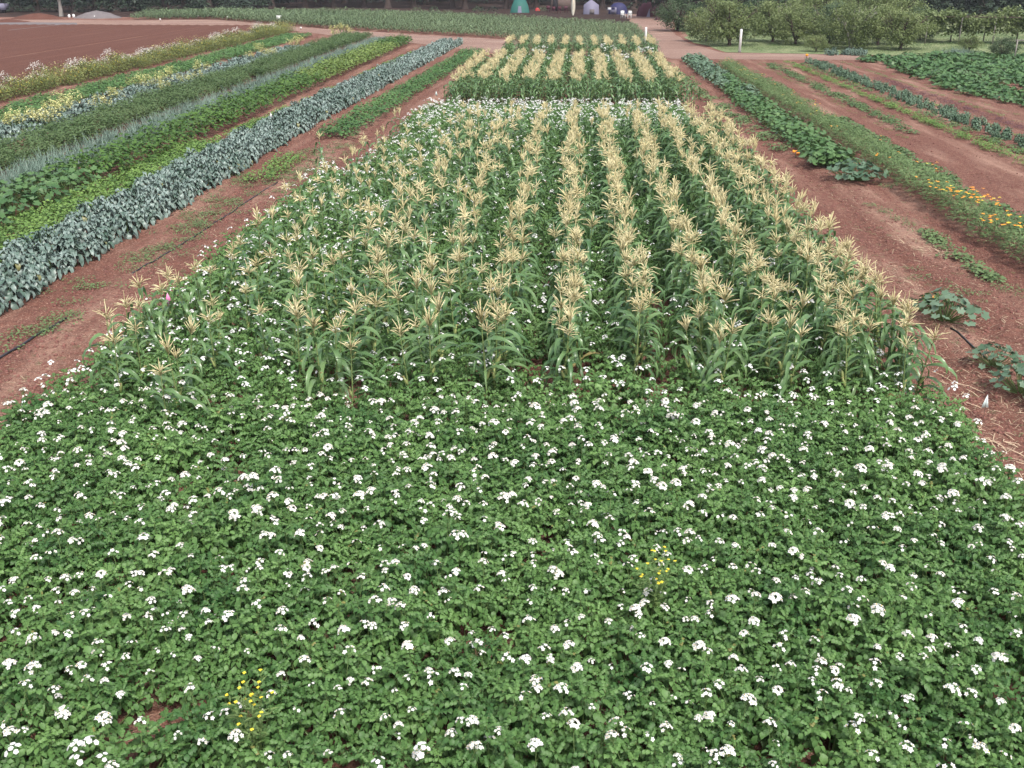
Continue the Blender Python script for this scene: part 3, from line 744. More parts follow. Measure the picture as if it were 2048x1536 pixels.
# ---- flowering hedgerow
def hedge(seed, white):
    rs = random.Random(seed); a = T(); b = T()
    for k in range(420):
        az = rs.uniform(0, 6.28); u = math.sqrt(rs.random()); h = rs.uniform(.05, 1) * (1.0 - .3 * u * u)
        a.leaf(rotM(az + rs.uniform(-1, 1), rs.uniform(-.2, 1.2), rs.uniform(-.6, .6), (math.cos(az) * u * .6, math.sin(az) * u * .75, h * .9)), rs.uniform(.08, .16), .026, 2, .4, .2, None, 0, rs.random())
    for k in range(190 if white else 40):
        az = rs.uniform(0, 6.28); u = math.sqrt(rs.random())
        b.leaf(rotM(rs.uniform(0, 6.28), rs.uniform(-.4, .6), 0, (math.cos(az) * u * .5 - .25, math.sin(az) * u * .7, (1.0 - .3 * u * u) * rs.uniform(.85, 1.1))), .05, .022, 1, .3, 0, lambda u: 1, 0, rs.random())
    return tmesh('foliage', a, [M_hedge]), tmesh('blossom', b, [M_hedgew if white else M_yellow])
HG = [hedge(s, True) for s in range(3)] + [hedge(5, False)]
y = 44.0
while y < 111:
    for k, X in enumerate((-28.2, -29.0)):
        r = empty('hedgerow_bush', (X - (y - 50) * .02 + rnd(-.2, .2), y + rnd(-.3, .3), 0), rnd(-.3, .3), (rnd(.9, 1.2), rnd(.9, 1.2), rnd(.6, 1.3)))
        P = HG[3] if k == 0 or random.random() < .25 else random.choice(HG[:3])
        tag(r, 'yellow green hedgerow bush facing the crop beds' if k == 0 else 'hedgerow bush with whitish blossom along the tilled field', 'bush', 'flowering hedgerow along the tilled field')
        mobj('foliage', P[0], r); mobj('blossom', P[1], r)
    y += 1.05

# ---- right hand beds
CO = [tuft(400 + s, 190, .36, .62, .12, .015, 2, el=(.3, 1.3), flat=.3) for s in range(4)]
COB = [tmesh('foliage', t, [M_cosmos]) for t in CO]
def posy(seed):
    rs = random.Random(seed); t = T()
    for j in range(5): t.leaf(rotM(j * 1.257, rs.uniform(-.1, .4), 0, (0, 0, 0)), .05, .022, 2, .3, 0, None, 0, rs.random())
    return tmesh('flower', t, [M_gold if seed == 0 else M_blossom])
PO = [posy(s) for s in range(5)]
def bloom(r, n):
    for k in range(n):
        a = rnd(0, 6.28); q = .28 * math.sqrt(random.random()); mobj('flower', random.choice(PO), r, (math.cos(a) * q, math.sin(a) * q, rnd(.55, .7)), a)
hot = [G(*p, .6) for p in ((1885, 375), (1872, 372), (1925, 385), (1930, 395), (1950, 402), (2015, 438), (2030, 445), (1965, 400))]
for X in (10.1, 10.65):
    y = 20.5
    while y < 70:
        x = X + rnd(-.15, .15); r = empty('marigold_bush', (x, y, gz(x, y)), rnd(0, 6.28), (1.05, 1.05, rnd(.9, 1.25)))
        mobj('foliage', random.choice(COB), r)
        h = min(math.hypot(x - a, y - b) for a, b in hot)
        if h < .5: bloom(r, 7); lab = 'feathery marigold bush with bright orange flowers near the right edge'
        elif random.random() < .2: bloom(r, random.choice((1, 2))); lab = 'feathery green bush with one or two orange blooms in the right flower row'
        else: lab = 'feathery green bush without blooms in the flower row right of the squash'
        tag(r, lab, 'bush', 'bushes of the flower row right of the squash'); y += rnd(.42, .6)
WD = [tuft(420 + s, 18, .17, .08, .05, .013, 2, flat=.2) for s in range(4)]
WM = [tuft(430 + s, 16, .24, .16, .1, .045, 2, flat=.2) for s in range(4)]
it = bed(11.2, 11.9, 20, 45, WM, 14, sc=(1, 1.5)) + bed(16.0, 16.4, 25, 73, WM, 8, sc=(.6, 1)) + bed(11.3, 12.0, 45, 70, WM, 5, keep=lambda x, y: fbm(x, y * .3, 2) > .42)
it += bed(13.45, 14.1, 25, 72, WM, 10, keep=lambda x, y: fbm(x * .8 + 9, y * .35, 2) > .34)
it += bed(13.0, 14.6, 60, 74, WD, 3)
stuff('melon_vines', scatter_mesh('melon_vines', it, [M_weed]), 'patchy low grey green vines in two lines on the right')
it = bed(15.1, 15.55, 24, 74, LO, 18, sc=(.45, .7)); stuff('lettuce_row', scatter_mesh('lettuce_row', it, [M_bean]), 'narrow light green row on the right')
it = bed(16.5, 17.5, 28, 74, BRL, 9, sc=(.4, .75)) ; stuff('kale_row', scatter_mesh('kale_row', it, [M_squashg, M_potstem]), 'narrow blue grey leafy row on the right')
it = bed(15.95, 16.3, 30, 73, WM, 9, sc=(.5, .9), keep=lambda x, y: fbm(x, y * .2, 2) > .36) + bed(13.0, 13.2, 40, 73, WD, 8, sc=(.6, 1.2)) + bed(14.6, 14.75, 45, 73, WD, 7, sc=(.6, 1.2)) + bed(17.5, 17.7, 30, 73, WM, 6, sc=(.5, .8)); stuff('seedling_rows', scatter_mesh('seedling_rows', it, [M_bean]), 'thin rows of seedlings on the right')
it = bed(19.15, 19.4, 42, 75, WD, 12, sc=(.8, 1.3)) + bed(20.0, 20.2, 42, 68, WD, 9, sc=(.6, 1)); stuff('lime_seedlings', scatter_mesh('lime_seedlings', it, [M_lime]), 'thin yellow green seedling lines on the far right')
it = bed(18.3, 19.0, 42, 64, WD, 14, sc=(.8, 1.3)); stuff('purple_lettuce', scatter_mesh('purple_lettuce', it, [M_purple]), 'low purple red row on the far right')
SQL = [squash(500 + s, 22, .5, .36, .125) for s in range(4)]
pp = [(20.9, 77), (21.2, 67), (20.4, 56), (21.4, 49), (22.5, 44), (44, 44), (48, 78), (30, 80)]
stuff('pumpkin_patch', scatter_mesh('pumpkin_patch', bed(20, 48, 44, 80, SQL, 2.1, keep=lambda x, y: inside(pp, x, y) and fbm(x * .5, y * .5, 2) > .22, sc=(.7, 1.3)), [M_squash, M_potstem]), 'large patch of green pumpkin vines on the far right')
# weeds and litter on the paths
it = []
def weedline(pts, w, dens, ts=WD, sc=(.7, 1.5)):
    for (a, b) in zip(pts[:-1], pts[1:]):
        (x0, y0), (x1, y1) = G(*a), G(*b); L = math.hypot(x1 - x0, y1 - y0)
        for k in range(int(L * dens)):
            u = random.random(); x = x0 + (x1 - x0) * u + random.gauss(0, w); y = y0 + (y1 - y0) * u + random.gauss(0, w)
            if fbm(x * 1.5, y * 1.2, 2) < .3: continue
            if random.random() < .35: continue
            it.append((random.choice(ts), x, y, gz(x, y), rnd(0, 6.28), rnd(*sc)))
weedline([(60, 665), (180, 580), (300, 510), (420, 430), (560, 370), (700, 285)], .3, 26)
weedline([(20, 690), (150, 625)], .15, 9); weedline([(330, 500), (430, 400), (540, 330), (640, 300)], .28, 22)
weedline([(1860, 470), (1920, 520), (1990, 565)], .12, 22, WM, (.6, 1)); weedline([(1735, 410), (1860, 470)], .1, 10)
weedline([(1830, 540), (1880, 560), (1950, 600)], .25, 10); weedline([(1990, 565), (2048, 600)], .12, 14); weedline([(1300, 110), (1420, 200), (1560, 300)], .25, 12, WM)
weedline([(1750, 350), (1790, 380)], .2, 10)
for k in range(700):
    x, y = (rnd(-10, -7.4), rnd(11, 45)) if random.random() < .5 else (rnd(5.8, 9.9), rnd(12, 45)); it.append((random.choice(WD), x, y, gz(x, y), rnd(0, 6.28), rnd(.2, .55)))
stuff('path_weeds', scatter_mesh('path_weeds', it, [M_weed]), 'scattered small weeds on the soil paths')
CL = []
for s in range(4):
    rs = random.Random(s); t = T(); t.v = [(rs.uniform(.7, 1.2) * a, rs.uniform(.7, 1.2) * b, rs.uniform(.5, .9) * c) for a, b, c in ((1, 0, 0), (0, 1, 0), (-1, 0, 0), (0, -1, 0), (0, 0, 1), (0, 0, -1))]
    for a, b, c in ((0, 1, 4), (1, 2, 4), (2, 3, 4), (3, 0, 4), (1, 0, 5), (2, 1, 5), (3, 2, 5), (0, 3, 5)): t.face((a, b, c))
    CL.append(t)
ST = [T() for _ in range(3)]
for s, t in enumerate(ST): t.leaf(rotM(0, .1, .3, (0, 0, .012)), .12 + .05 * s, .0035, 2, .4, .2, lambda u: 1)
it = []; st = []
for k in range(24000):
    q = random.random()
    x, y = (rnd(-10, -7.1), 11 + 34 * random.random() ** 1.4) if q < .4 else (rnd(5.4, 10), 11 + 34 * random.random() ** 1.4) if q < .8 else (rnd(-13.7, 18), rnd(20, 50))
    it.append((random.choice(CL), x, y, gz(x, y), rnd(0, 6.28), .008 + .042 * random.random() ** 3))
for k in range(4200):
    x, y = random.choice(((random.gauss(-8.5, .5), rnd(12, 40)), (random.gauss(6.5, .35), rnd(11.5, 30)), (random.gauss(8.3, .4), rnd(13, 34)), (random.gauss(7.2, .3), rnd(12, 22))))
    st.append((random.choice(ST), x, y, gz(x, y), rnd(0, 6.28) if random.random() < .5 else 1.57 + rnd(-.5, .5), rnd(.6, 1.4)))
for cx, cy, n, w in ((*G(700, 265), 120, .35), (*G(650, 262), 60, .3), (*G(380, 420), 40, .25), (*G(1850, 490), 120, .3), (*G(1920, 770), 90, .35), (*G(1990, 890), 90, .3)):
    for k in range(n):
        x, y = random.gauss(cx, w), random.gauss(cy, w * 1.8); st.append((random.choice(ST), x, y, gz(x, y) + .01, rnd(0, 6.28), rnd(.8, 1.8)))
stuff('soil_clods', scatter_mesh('soil_clods', it, [M_clod]), 'small red soil clods on the paths')
stuff('straw_litter', scatter_mesh('straw_litter', st, [M_straw]), 'pale straw scattered on the paths')
# hoses
def hose(pts, lab, r=.016):
    P = []
    for (a, b) in zip(pts[:-1], pts[1:]):
        (x0, y0), (x1, y1) = G(*a), G(*b); n = max(2, int(math.hypot(x1 - x0, y1 - y0) / .3))
        for k in range(n): x = x0 + (x1 - x0) * k / n; y = y0 + (y1 - y0) * k / n; P.append((x + .02 * math.sin(y * 3), y, gz(x, y) + r * .8))
    t = T(); t.tube(P, r, 6); tag(mobj('drip_hose', tmesh('drip_hose', t, [M_hose], True)), lab, 'hose', 'black drip hoses')
hose([(-30, 730), (110, 650), (150, 625)], 'black hose lying on the left path near the left edge', .022); hose([(265, 545), (345, 500), (440, 440), (560, 360)], 'black hose showing between weeds farther along the left path')
hose([(1900, 655), (2020, 755)], 'black hose on the right soil path beside small squash plants')
# marker flags
def marker(px, py, mat, lab, h=.3, name='marker_flag', zb=0):
    x, y = G(px, py, zb); r = empty(name, (x, y, gz(x, y) if not zb else 0), .2); tag(r, lab, 'flag')
    t = T(); t.tube([(0, 0, 0), (0, 0, h)], .004, 4); mobj('wire', tmesh('wire', t, [M_wire]), r)
    t = T(); t.v = [(-.065, 0, h - .2), (.07, .03, h - .22), (0, 0, h), (-.065, .004, h - .2), (.07, .034, h - .22), (0, .004, h)]
    for f in ((0, 1, 2), (5, 4, 3), (0, 3, 4, 1), (1, 4, 5, 2), (2, 5, 3, 0)): t.face(f)
    mobj('flag', tmesh('flag', t, [mat]), r)
marker(1966, 838, M_flag, 'pale green triangular flag on the soil at the right edge of the potatoes', .4)
marker(55, 842, M_flag, 'pale green triangular flag on the soil at the left edge of the potatoes', .4)
marker(338, 612, M_pink, 'bright pink flag hanging among corn leaves at the left corn edge', .75, zb=.5)
marker(873, 205, M_flag, 'tiny white flag beside the path at the far white potato flowers', .5)
marker(543, 245, M_white, 'small white tag sticking out of the broccoli bed', .7, zb=.3)

# ============================================================ POSTS, SIGNS
def post(px, py, h, r, lab):
    x, y = G(px, py); t = T(); t.tube([(0, 0, 0), (0, 0, h - .12), (0, 0, h - .02), (0, 0, h)], [r, r, r * .85, r * .4], 10)
    rt = empty('marker_post', (x, y, 0)); tag(rt, lab, 'post', 'white marker posts'); mobj('shaft', tmesh('shaft', t, [M_white], False), rt)
    t = T(); t.tube([(0, 0, .0), (0, 0, .1)], r * 1.25, 10); mobj('collar', tmesh('collar', t, [M_grey]), rt)
post(1290, 100, 1.75, .09, 'white post at the far right corner of the corn'); post(1479, 105, 1.75, .1, 'white post at the edge of the orchard grass')
def sign(px, py, h, w, lab, mat=None):
    x, y = G(px, py); r = empty('small_sign', (x, y, 0)); tag(r, lab, 'sign')
    t = T(); t.tube([(0, .02, 0), (0, .02, h)], .02, 6); mobj('stake', tmesh('stake', t, [M_wood]), r)
    t = T(); t.box((0, 0, h - w * .4), (w, .02, w * .85)); mobj('board', tmesh('board', t, [mat or M_white]), r)
sign(559, 48, .95, .6, 'white square board beside the track at the hedgerow end'); sign(456, 41, .5, .22, 'small white tag at the young corn edge, left of the square board')
sign(321, 44, .4, .2, 'small white tag where the tilled field meets the track'); sign(612, 44, .4, .2, 'small white tag right of the square board'); sign(718, 56, .4, .18, 'small white tag at the corn edge above the leeks')
sign(602, 60, .3, .18, 'small pale tag at the far end of the low green bed'); sign(870, 63, .4, .15, 'small pale tag at the corn edge beyond the broccoli'); sign(397, 38, .45, .18, 'leftmost small tag at the young corn edge')
sign(1613, 118, .35, .18, 'orange tipped stake beside the track right of the white post', M_blossom)

# ============================================================ TREES
def crown(seed, n_cl, per, rx, rz, zc, L, W, low=None):
    rs = random.Random(seed); t = T()
    for c in range(n_cl):
        while True:
            p = Vector((rs.uniform(-1, 1), rs.uniform(-1, 1), rs.uniform(-1, 1)))
            if .35 < p.length < 1: break
        cen = Vector((p.x * rx, p.y * rx, zc + p.z * rz)); r = rs.uniform(.14, .26) * min(rx, rz * 1.3)
        ct = rs.random()
        for k in range(per):
            q = Vector((rs.gauss(0, 1), rs.gauss(0, 1), rs.gauss(0, .8))) * r * .7 + cen
            if low is not None and q.z < low: continue
            t.leaf(rotM(rs.uniform(0, 6.28), rs.uniform(-.9, .9), rs.uniform(-.8, .8), q), L * rs.uniform(.7, 1.3), W, 2, .5, .2, None, 0, min(1, max(0, ct * .6 + rs.random() * .4)))
    return t
def limbs(seed, h, r, n, spread, zt, fork=.6):
    rs = random.Random(seed); t = T(); t.tube([(0, 0, -.05), (.03, 0, fork * .5), (0, .02, fork)], [r * 1.25, r, r * .85], 8, cap=False)
    for k in range(n):
        a = k * 6.28 / n + rs.uniform(-.4, .4); s = spread * rs.uniform(.6, 1)
        m = (math.cos(a) * s * .5, math.sin(a) * s * .5, fork + (zt - fork) * .55); e = (math.cos(a) * s, math.sin(a) * s, zt * rs.uniform(.85, 1.05))
        t.tube([(0, 0, fork - .1), m, e], [r * .6, r * .4, r * .12], 6, cap=False)
        for j in range(3):
            b = a + rs.uniform(-1, 1); t.tube([m, (m[0] + math.cos(b) * s * .5, m[1] + math.sin(b) * s * .5, m[2] + rs.uniform(.2, .8) * (zt - fork) * .5)], [r * .25, r * .06], 4, cap=False)
    return t
OT = [(tmesh('crown', crown(600 + s, 64, 110, 2.55, 1.6, 1.85, .15, .055, .2), [m]), tmesh('trunk', limbs(s, 3, .15, 7, 2.0, 3.2, .45), [b])) for s, m, b in ((0, M_orch, M_bark), (1, M_orch, M_barkp), (2, M_orchd, M_bark), (3, M_orch, M_bark))]
orch = [(1355, 62, 1.1, 2), (1438, 66, 1.05, 0), (1412, 84, .85, 1), (1458, 92, 1.15, 0), (1535, 62, 1.15, 2), (1545, 84, 1.05, 0), (1590, 90, .95, 3), (1628, 68, 1.3, 3), (1660, 88, 1.1, 2), (1700, 98, 1.1, 1), (1712, 72, 1.4, 0), (1755, 90, 1.1, 3), (1800, 100, 1.0, 0), (1790, 74, 1.2, 3), (1838, 80, .85, 2),
        (1632, 104, .42, 3), (1585, 72, 1.0, 1), (1675, 76, 1.05, 0), (1938, 103, .38, 0), (2004, 115, .46, 2)]
for i, (px, py, s, k) in enumerate(orch):
    x, y = G(px, py); s *= .93; r = empty('fruit_tree', (x, y, 0), rnd(0, 6.28), (s, s, s * rnd(.92, 1.05)))
    lab = {0: 'leftmost fruit tree, beside the camp and the dirt lane', 1: 'fruit tree behind the two left front ones', 2: 'leaning fruit tree left of the white post', 3: 'broad low fruit tree right behind the white post', 15: 'small young fruit tree in front of the orchard row, above the striped rows', 16: 'small round fruit tree in front of the vine arbor', 17: 'small upright fruit tree next to the pipe rail at the right edge',
           12: 'full fruit tree at the right end of the orchard, its trunk on bare soil', 9: 'fruit tree with pale grey trunk limbs in the orchard middle', 4: 'dark fruit tree at the back right of the white post'}.get(i)
    if px == 1632: lab = 'small young fruit tree in front of the orchard row, above the striped rows'
    elif px == 1938: lab = 'small round fruit tree in front of the vine arbor'
    elif px == 2004: lab = 'small upright fruit tree next to the pipe rail at the right edge'
    elif i >= 15: lab = None
    if lab is None: lab = 'tall fruit tree in the back line of the orchard' if py < 80 else 'olive green fruit tree in the front line of the orchard'
    tag(r, lab, 'tree', 'orchard trees'); mobj('crown', OT[k][0], r); mobj('trunk', OT[k][1], r)
# vine arbor
x0, y0 = G(1850, 88); r = empty('vine_arbor', (x0, y0, 0), R(-6)); tag(r, 'long arbor of posts under a mat of yellow green vines, far right', 'arbor')
rs = random.Random(3); t = T(); t2 = T(); t3 = T()
for i in range(2600):
    cx, cy, ct = rs.uniform(-.5, 26), rs.uniform(0, 3.2), rs.random()
    cz = 2.15 + .35 * math.sin(cx * 1.1) + .2 * math.sin(cx * 2.7 + 1) + rs.uniform(-.5, .25)
    if rs.random() < .3: cz = rs.uniform(.9, 2.0)
    for k in range(7): t.leaf(rotM(rs.uniform(0, 6.28), rs.uniform(-.8, .8), rs.uniform(-.6, .6), (cx + rs.gauss(0, .22), cy + rs.gauss(0, .22), cz + rs.gauss(0, .14))), .24, .1, 2, .5, .2, None, 0, min(1, ct * .6 + .4 * rs.random()))
mobj('vine', tmesh('vine', t, [M_orch]), r)
for k in range(10):
    for yy in (.1, 3.0):
        p = T(); p.tube([(0, 0, 0), (0, 0, 2.2)], .06, 6); mobj('post', tmesh('post', p, [M_barkp]), r, (k * 2.8, yy, 0))
for yy in (.1, 3.0): t3.box((12.6, yy, 2.24), (26, .07, .07))
mobj('rail', tmesh('rail', t3, [M_wood]), r)
# pipe rail on the far right
x0, y0 = G(2028, 121); r = empty('pipe_rail', (x0, y0, 0)); tag(r, 'grey pipe rail frame standing at the right edge before the arbor', 'rail')
for k in range(3):
    p = T(); p.tube([(0, 0, 0), (0, 0, 1.35)], .045, 8); mobj('post', tmesh('post', p, [M_barkp]), r, (k * 2.2, 0, 0))
p = T(); p.tube([(-.15, 0, 1.37), (4.6, 0, 1.37)], .04, 8); mobj('top_rail', tmesh('top_rail', p, [M_barkp]), r)
# small beds on the orchard grass
stuff('onion_strip', scatter_mesh('onion_strip', bed(*[v for v in (G(1895, 112)[0], G(1970, 118)[0])], G(1930, 118)[1], G(1930, 108)[1], LK, 9) + bed(19.5, 23.2, 80.3, 82.2, BRL, 4, sc=(.8, 1)) , [M_leek, M_potstem]), 'short strips of greyish vegetables on the orchard grass')
GT = [tuft(700 + s, 14, .3, .12, .16, .012, 2, el=(.6, 1.4)) for s in range(4)]
stuff('grass_tufts', scatter_mesh('grass_tufts', bed(11.5, 60, 80.5, 118, GT, 2.2, keep=lambda x, y: inside([(12.8, 83.6), (28, 80.2), (60, 79.2), (60, 118), (12, 118), (11.2, 98)], x, y), sc=(.7, 1.6)), [M_feather]), 'longer grass tufts on the orchard lawn')

# tall forest trees: dark trunks with crowns far above the frame
def conifer(seed, h, n_cl, r0, zlow):
    rs = random.Random(seed); t = T()
    for c in range(n_cl):
        u = rs.random() ** .8; z = zlow + (h - zlow) * u; rr = r0 * (1.02 - u) * math.sqrt(rs.random()); a = rs.uniform(0, 6.28)
        cen = Vector((math.cos(a) * rr, math.sin(a) * rr, z)); ct = rs.random()
        for k in range(16):
            q = cen + Vector((rs.gauss(0, .5), rs.gauss(0, .5), rs.gauss(0, .3)))
            t.leaf(rotM(rs.uniform(0, 6.28), rs.uniform(-.9, .4), rs.uniform(-.6, .6), q), rs.uniform(.5, .9), .2, 2, .6, .2, None, 0, ct * .6 + .4 * rs.random())
    return t
def bole(seed, h, r):
    rs = random.Random(seed); t = T(); pts = [(0, 0, -.1), (.03, 0, .4), (.05, .03, 2), (0, .1, h * .4), (.1, 0, h * .97)]
    t.tube(pts, [r * 1.45, r * 1.1, r, r * .7, r * .08], 10, cap=False)
    for k in range(9):
        z = rs.uniform(2.2, h * .7); a = rs.uniform(0, 6.28); t.tube([(0, 0, z), (math.cos(a) * 2.2, math.sin(a) * 2.2, z + rs.uniform(-.2, .5))], [r * .2, r * .05], 4, cap=False)
    return t
FT = [(tmesh('crown', conifer(800 + s, 17, 210, 4.4, z), [M_conif]), tmesh('trunk', bole(s, 17, .5), [M_bark])) for s, z in enumerate((2.2, 3.2, 1.7, 2.6))]
tr = [(x, 14, 'front') for x in (418, 545, 612, 668, 729, 776, 828, 905, 930, 1012, 1073, 1205, 1268)]
pos = []
for px, py, _ in tr:
    x, y = G(px, py + (4 if px > 900 else 0)); y = min(y, 182) + rnd(-2, 2); x = (px - 1024) / 1991 * (y * .93) * 1.0 - 0.0
    f = G(px, 16); x = f[0] * y / f[1]; pos.append((x, y, rnd(.85, 1.1), 'thick dark trunk standing just behind the camp and young corn'))
for k in range(26): pos.append((-104 + k * 8.6 + rnd(-3, 3), rnd(187, 200), rnd(.9, 1.2), 'dark forest tree in the second line behind the field'))
for k in range(26): pos.append((-112 + k * 9.4 + rnd(-3, 3), rnd(206, 222), rnd(1, 1.3), 'dark forest tree at the very back'))
for px in (5, 35, 75, 150, 190, 235, 285, 330, 370): f = G(px, 26); y = rnd(158, 168); pos.append((f[0] * y / f[1], y, rnd(.8, 1), 'dark forest tree on the left behind the earth mounds'))
for px in (1330, 1400, 1480, 1560, 1640, 1720, 1800, 1880, 1960, 2040, 2110): f = G(px, 30); y = rnd(134, 150); pos.append((f[0] * y / f[1], y, rnd(.85, 1.1), 'dark forest tree towering behind the orchard'))
for i, (x, y, s, lab) in enumerate(pos):
    P = FT[i % 4]; low = 'orchard' in lab or 'mounds' in lab
    P = FT[2] if low else P
    r = empty('forest_tree', (x, y, 0), rnd(0, 6.28), (s, s, s)); tag(r, lab, 'tree', 'dark trees of the forest edge')
    mobj('crown', P[0], r); mobj('trunk', P[1], r)
x, y = G(123, 33); r = empty('bare_tree', (x, y, 0)); tag(r, 'slim pale grey trunk at the forest edge on the left', 'tree'); mobj('trunk', tmesh('trunk', limbs(9, 5, .28, 6, 1.8, 5, 2.0), [M_barkp]), r)
mobj('crown', tmesh('crown', crown(77, 16, 60, 2.4, 1.6, 4.6, .25, .08), [M_orchd]), r)
US = [tuft(900 + s, 60, 1.4, 2.0, .5, .16, 2, flat=.3) for s in range(4)]
it = bed(-118, 118, 196, 238, US, .16, sc=(.9, 1.6)) + bed(-118, -50, 160, 200, US, .12, sc=(.7, 1.2)) + bed(22, 90, 128, 172, US, .14, sc=(.9, 1.5))
for px in (30, 60, 100, 160, 210, 250, 290, 350, 960, 985, 1330): f = G(px, 30); it.append((US[0], f[0] * 1.02, min(165, f[1] * 1.02), 0, rnd(0, 6), rnd(.6, 1)))
stuff('forest_undergrowth', scatter_mesh('forest_undergrowth', it, [M_conif]), 'dark tangled undergrowth below the forest trees')
OB = [tuft(910 + s, 80, 1.2, 1.3, .3, .1, 2, flat=.35) for s in range(3)]
for k, px in enumerate((45, 62, 835, 868, 955, 1085)):
    f = G(px, 27); tag(mobj('bush', tmesh('bush', OB[k % 3], [M_orchd]), None, (f[0] * 1.03, f[1] * 1.03, 0), 0, .75), 'green bush at the forest edge ' + ('left of the pale trunk' if px < 100 else 'between dark trunks behind the young corn' if px < 900 else 'beside the teal tent'), 'bush', 'bushes at the forest edge')

# ============================================================ CAMP
def at(px, py, rz=0, name='', lab='', cat='', group=None):
    x, y = G(px, py); r = empty(name, (x, y, 0), rz); tag(r, lab, cat, group); return r
def dome(rx, ry, h, n=10, m=5, flat=1.0):
    t = T(); rows = []
    for i in range(m + 1):
        a = i / m * math.pi / 2; rr = math.cos(a) ** .8 if i < m else .02
        rows.append([(rx * rr * math.cos(2 * math.pi * j / n), ry * rr * math.sin(2 * math.pi * j / n), h * math.sin(a)) for j in range(n)])
    t.grid(rows, close=True); return t
r = at(1040, 25, 0, 'camping_tent', 'teal green tent between two dark trunks', 'tent')
t = T(); w, d, h = 1.45, 1.3, 2.15
t.grid([[(-w, -d, 0), (w, -d, 0), (w, d, 0), (-w, d, 0)], [(-w * .85, -d * .85, .9), (w * .85, -d * .85, .9), (w * .85, d * .85, .9), (-w * .85, d * .85, .9)], [(-w * .5, -d * .2, h), (w * .5, -d * .2, h), (w * .5, d * .2, h), (-w * .5, d * .2, h)]], close=True); t.face((8, 9, 10, 11))
mobj('canopy', tmesh('canopy', t, [M_teal]), r)
t = T(); t.v = [(-.3, -d - .01, .02), (.3, -d - .01, .02), (.22, -d * .87 - .02, .95), (-.2, -d * .87 - .02, .95)]; t.face((0, 1, 2, 3)); mobj('door', tmesh('door', t, [M_tentw]), r)
r = at(1182, 28, 0, 'camping_tent', 'pale lavender gabled tent right of the upright board', 'tent')
t = T(); w, d = 1.15, 1.5
t.grid([[(-w, -d, 0), (w, -d, 0), (w, d, 0), (-w, d, 0)], [(-w * .95, -d, 1.25), (w * .95, -d, 1.25), (w * .95, d, 1.25), (-w * .95, d, 1.25)]], close=True)
b = len(t.v); t.v += [(0, -d, 2.0), (0, d, 2.0)]; t.face((4, 5, b)); t.face((7, b + 1, 6)); t.face((4, b, b + 1, 7)); t.face((5, 6, b + 1, b))
mobj('canopy', tmesh('canopy', t, [M_tentw]), r); t = T(); t.box((.1, -d - .02, .35), (.7, .02, .7)); mobj('door', tmesh('door', t, [M_grey]), r)
r = at(1236, 28, 0, 'camping_tent', 'dark blue dome tent behind the white chairs', 'tent'); mobj('canopy', tmesh('canopy', dome(1.45, 1.4, 1.6), [M_blue], True), r); t = T(); t.box((-.75, -1.42, .5), (.9, .05, .9)); mobj('door', tmesh('door', t, [M_tentw]), r)
r = at(1297, 33, 0, 'camping_tent', 'dark maroon tent beside the leftmost orchard tree', 'tent'); mobj('canopy', tmesh('canopy', dome(1.7, 1.4, 1.9, 6), [M_maroon]), r); t = T(); t.v = [(-.4, -1.35, 0), (.1, -1.4, 0), (0, -1.15, 1.1)]; t.face((0, 1, 2)); mobj('door', tmesh('door', t, [M_tentw]), r)
r = at(1122, 22, 0, 'wooden_shed', 'brown wooden shed behind the maroon chairs', 'shed')
t = T(); t.box((0, 0, 1.15), (3.1, 2.6, 2.3)); mobj('wall', tmesh('wall', t, [M_wood]), r); t = T(); t.box((0, 0, 2.4), (3.5, 3, .2)); mobj('roof', tmesh('roof', t, [M_grey]), r); t = T(); t.box((.2, -1.31, 1.95), (1.1, .04, .12)); mobj('sign_board', tmesh('sign_board', t, [M_white]), r); t = T(); t.box((-.9, -1.31, .95), (.8, .04, 1.9)); mobj('door', tmesh('door', t, [M_dark]), r)
r = at(1146, 31, 0, 'surfboard', 'tall cream coloured board with pointed end standing upright between shed and lavender tent', 'surfboard')
t = T(); rows = []
for i in range(11):
    u = i / 10; w = .32 * math.sin(math.pi * min(1, .04 + u * .94)) ** .55
    rows.append([(-w, 0, .02 + 2.75 * u), (0, -.045, .02 + 2.75 * u), (w, 0, .02 + 2.75 * u), (0, .045, .02 + 2.75 * u)])
t.grid(rows, close=True); mobj('board', tmesh('board', t, [M_pale], True), r); t = T(); t.box((0, -.05, 1.45), (.05, .02, 1.3)); mobj('stringer', tmesh('stringer', t, [M_straw]), r)
def chair_meshes(mat):
    a = T(); a.box((0, 0, .45), (.52, .5, .05)); b = T(); b.box((0, .24, .72), (.52, .05, .5)); l = T(); l.tube([(0, 0, 0), (0, 0, .43)], .025, 5); ar = T(); ar.box((0, 0, .66), (.05, .5, .04))
    return tmesh('seat', a, [mat]), tmesh('backrest', b, [mat]), tmesh('leg', l, [mat]), tmesh('armrest', ar, [mat])
for mat, nm, L in ((M_white, 'white', ((1246, 37, 'left one of the two white plastic chairs before the blue tent', .4), (1259, 37, 'right one of the two white plastic chairs before the blue tent', -.3))), (M_maroon, 'maroon', ((1097, 25, 'leftmost maroon camping chair beside the brown shed', .3), (1107, 27, 'second maroon camping chair from the left by the shed', 0), (1118, 27, 'third maroon camping chair, in front of the shed', -.2), (1132, 26, 'rightmost maroon chair, beside the cream board', .2)))):
    cm = chair_meshes(mat)
    for px, py, lab, rz in L:
        r = at(px, py, rz, 'garden_chair', lab, 'chair', 'garden chairs in the camp'); mobj('seat', cm[0], r); mobj('backrest', cm[1], r)
        for sx in (-.22, .22):
            mobj('armrest', cm[3], r, (sx * 1.15, 0, 0))
            for sy in (-.2, .2): mobj('leg', cm[2], r, (sx, sy, 0))
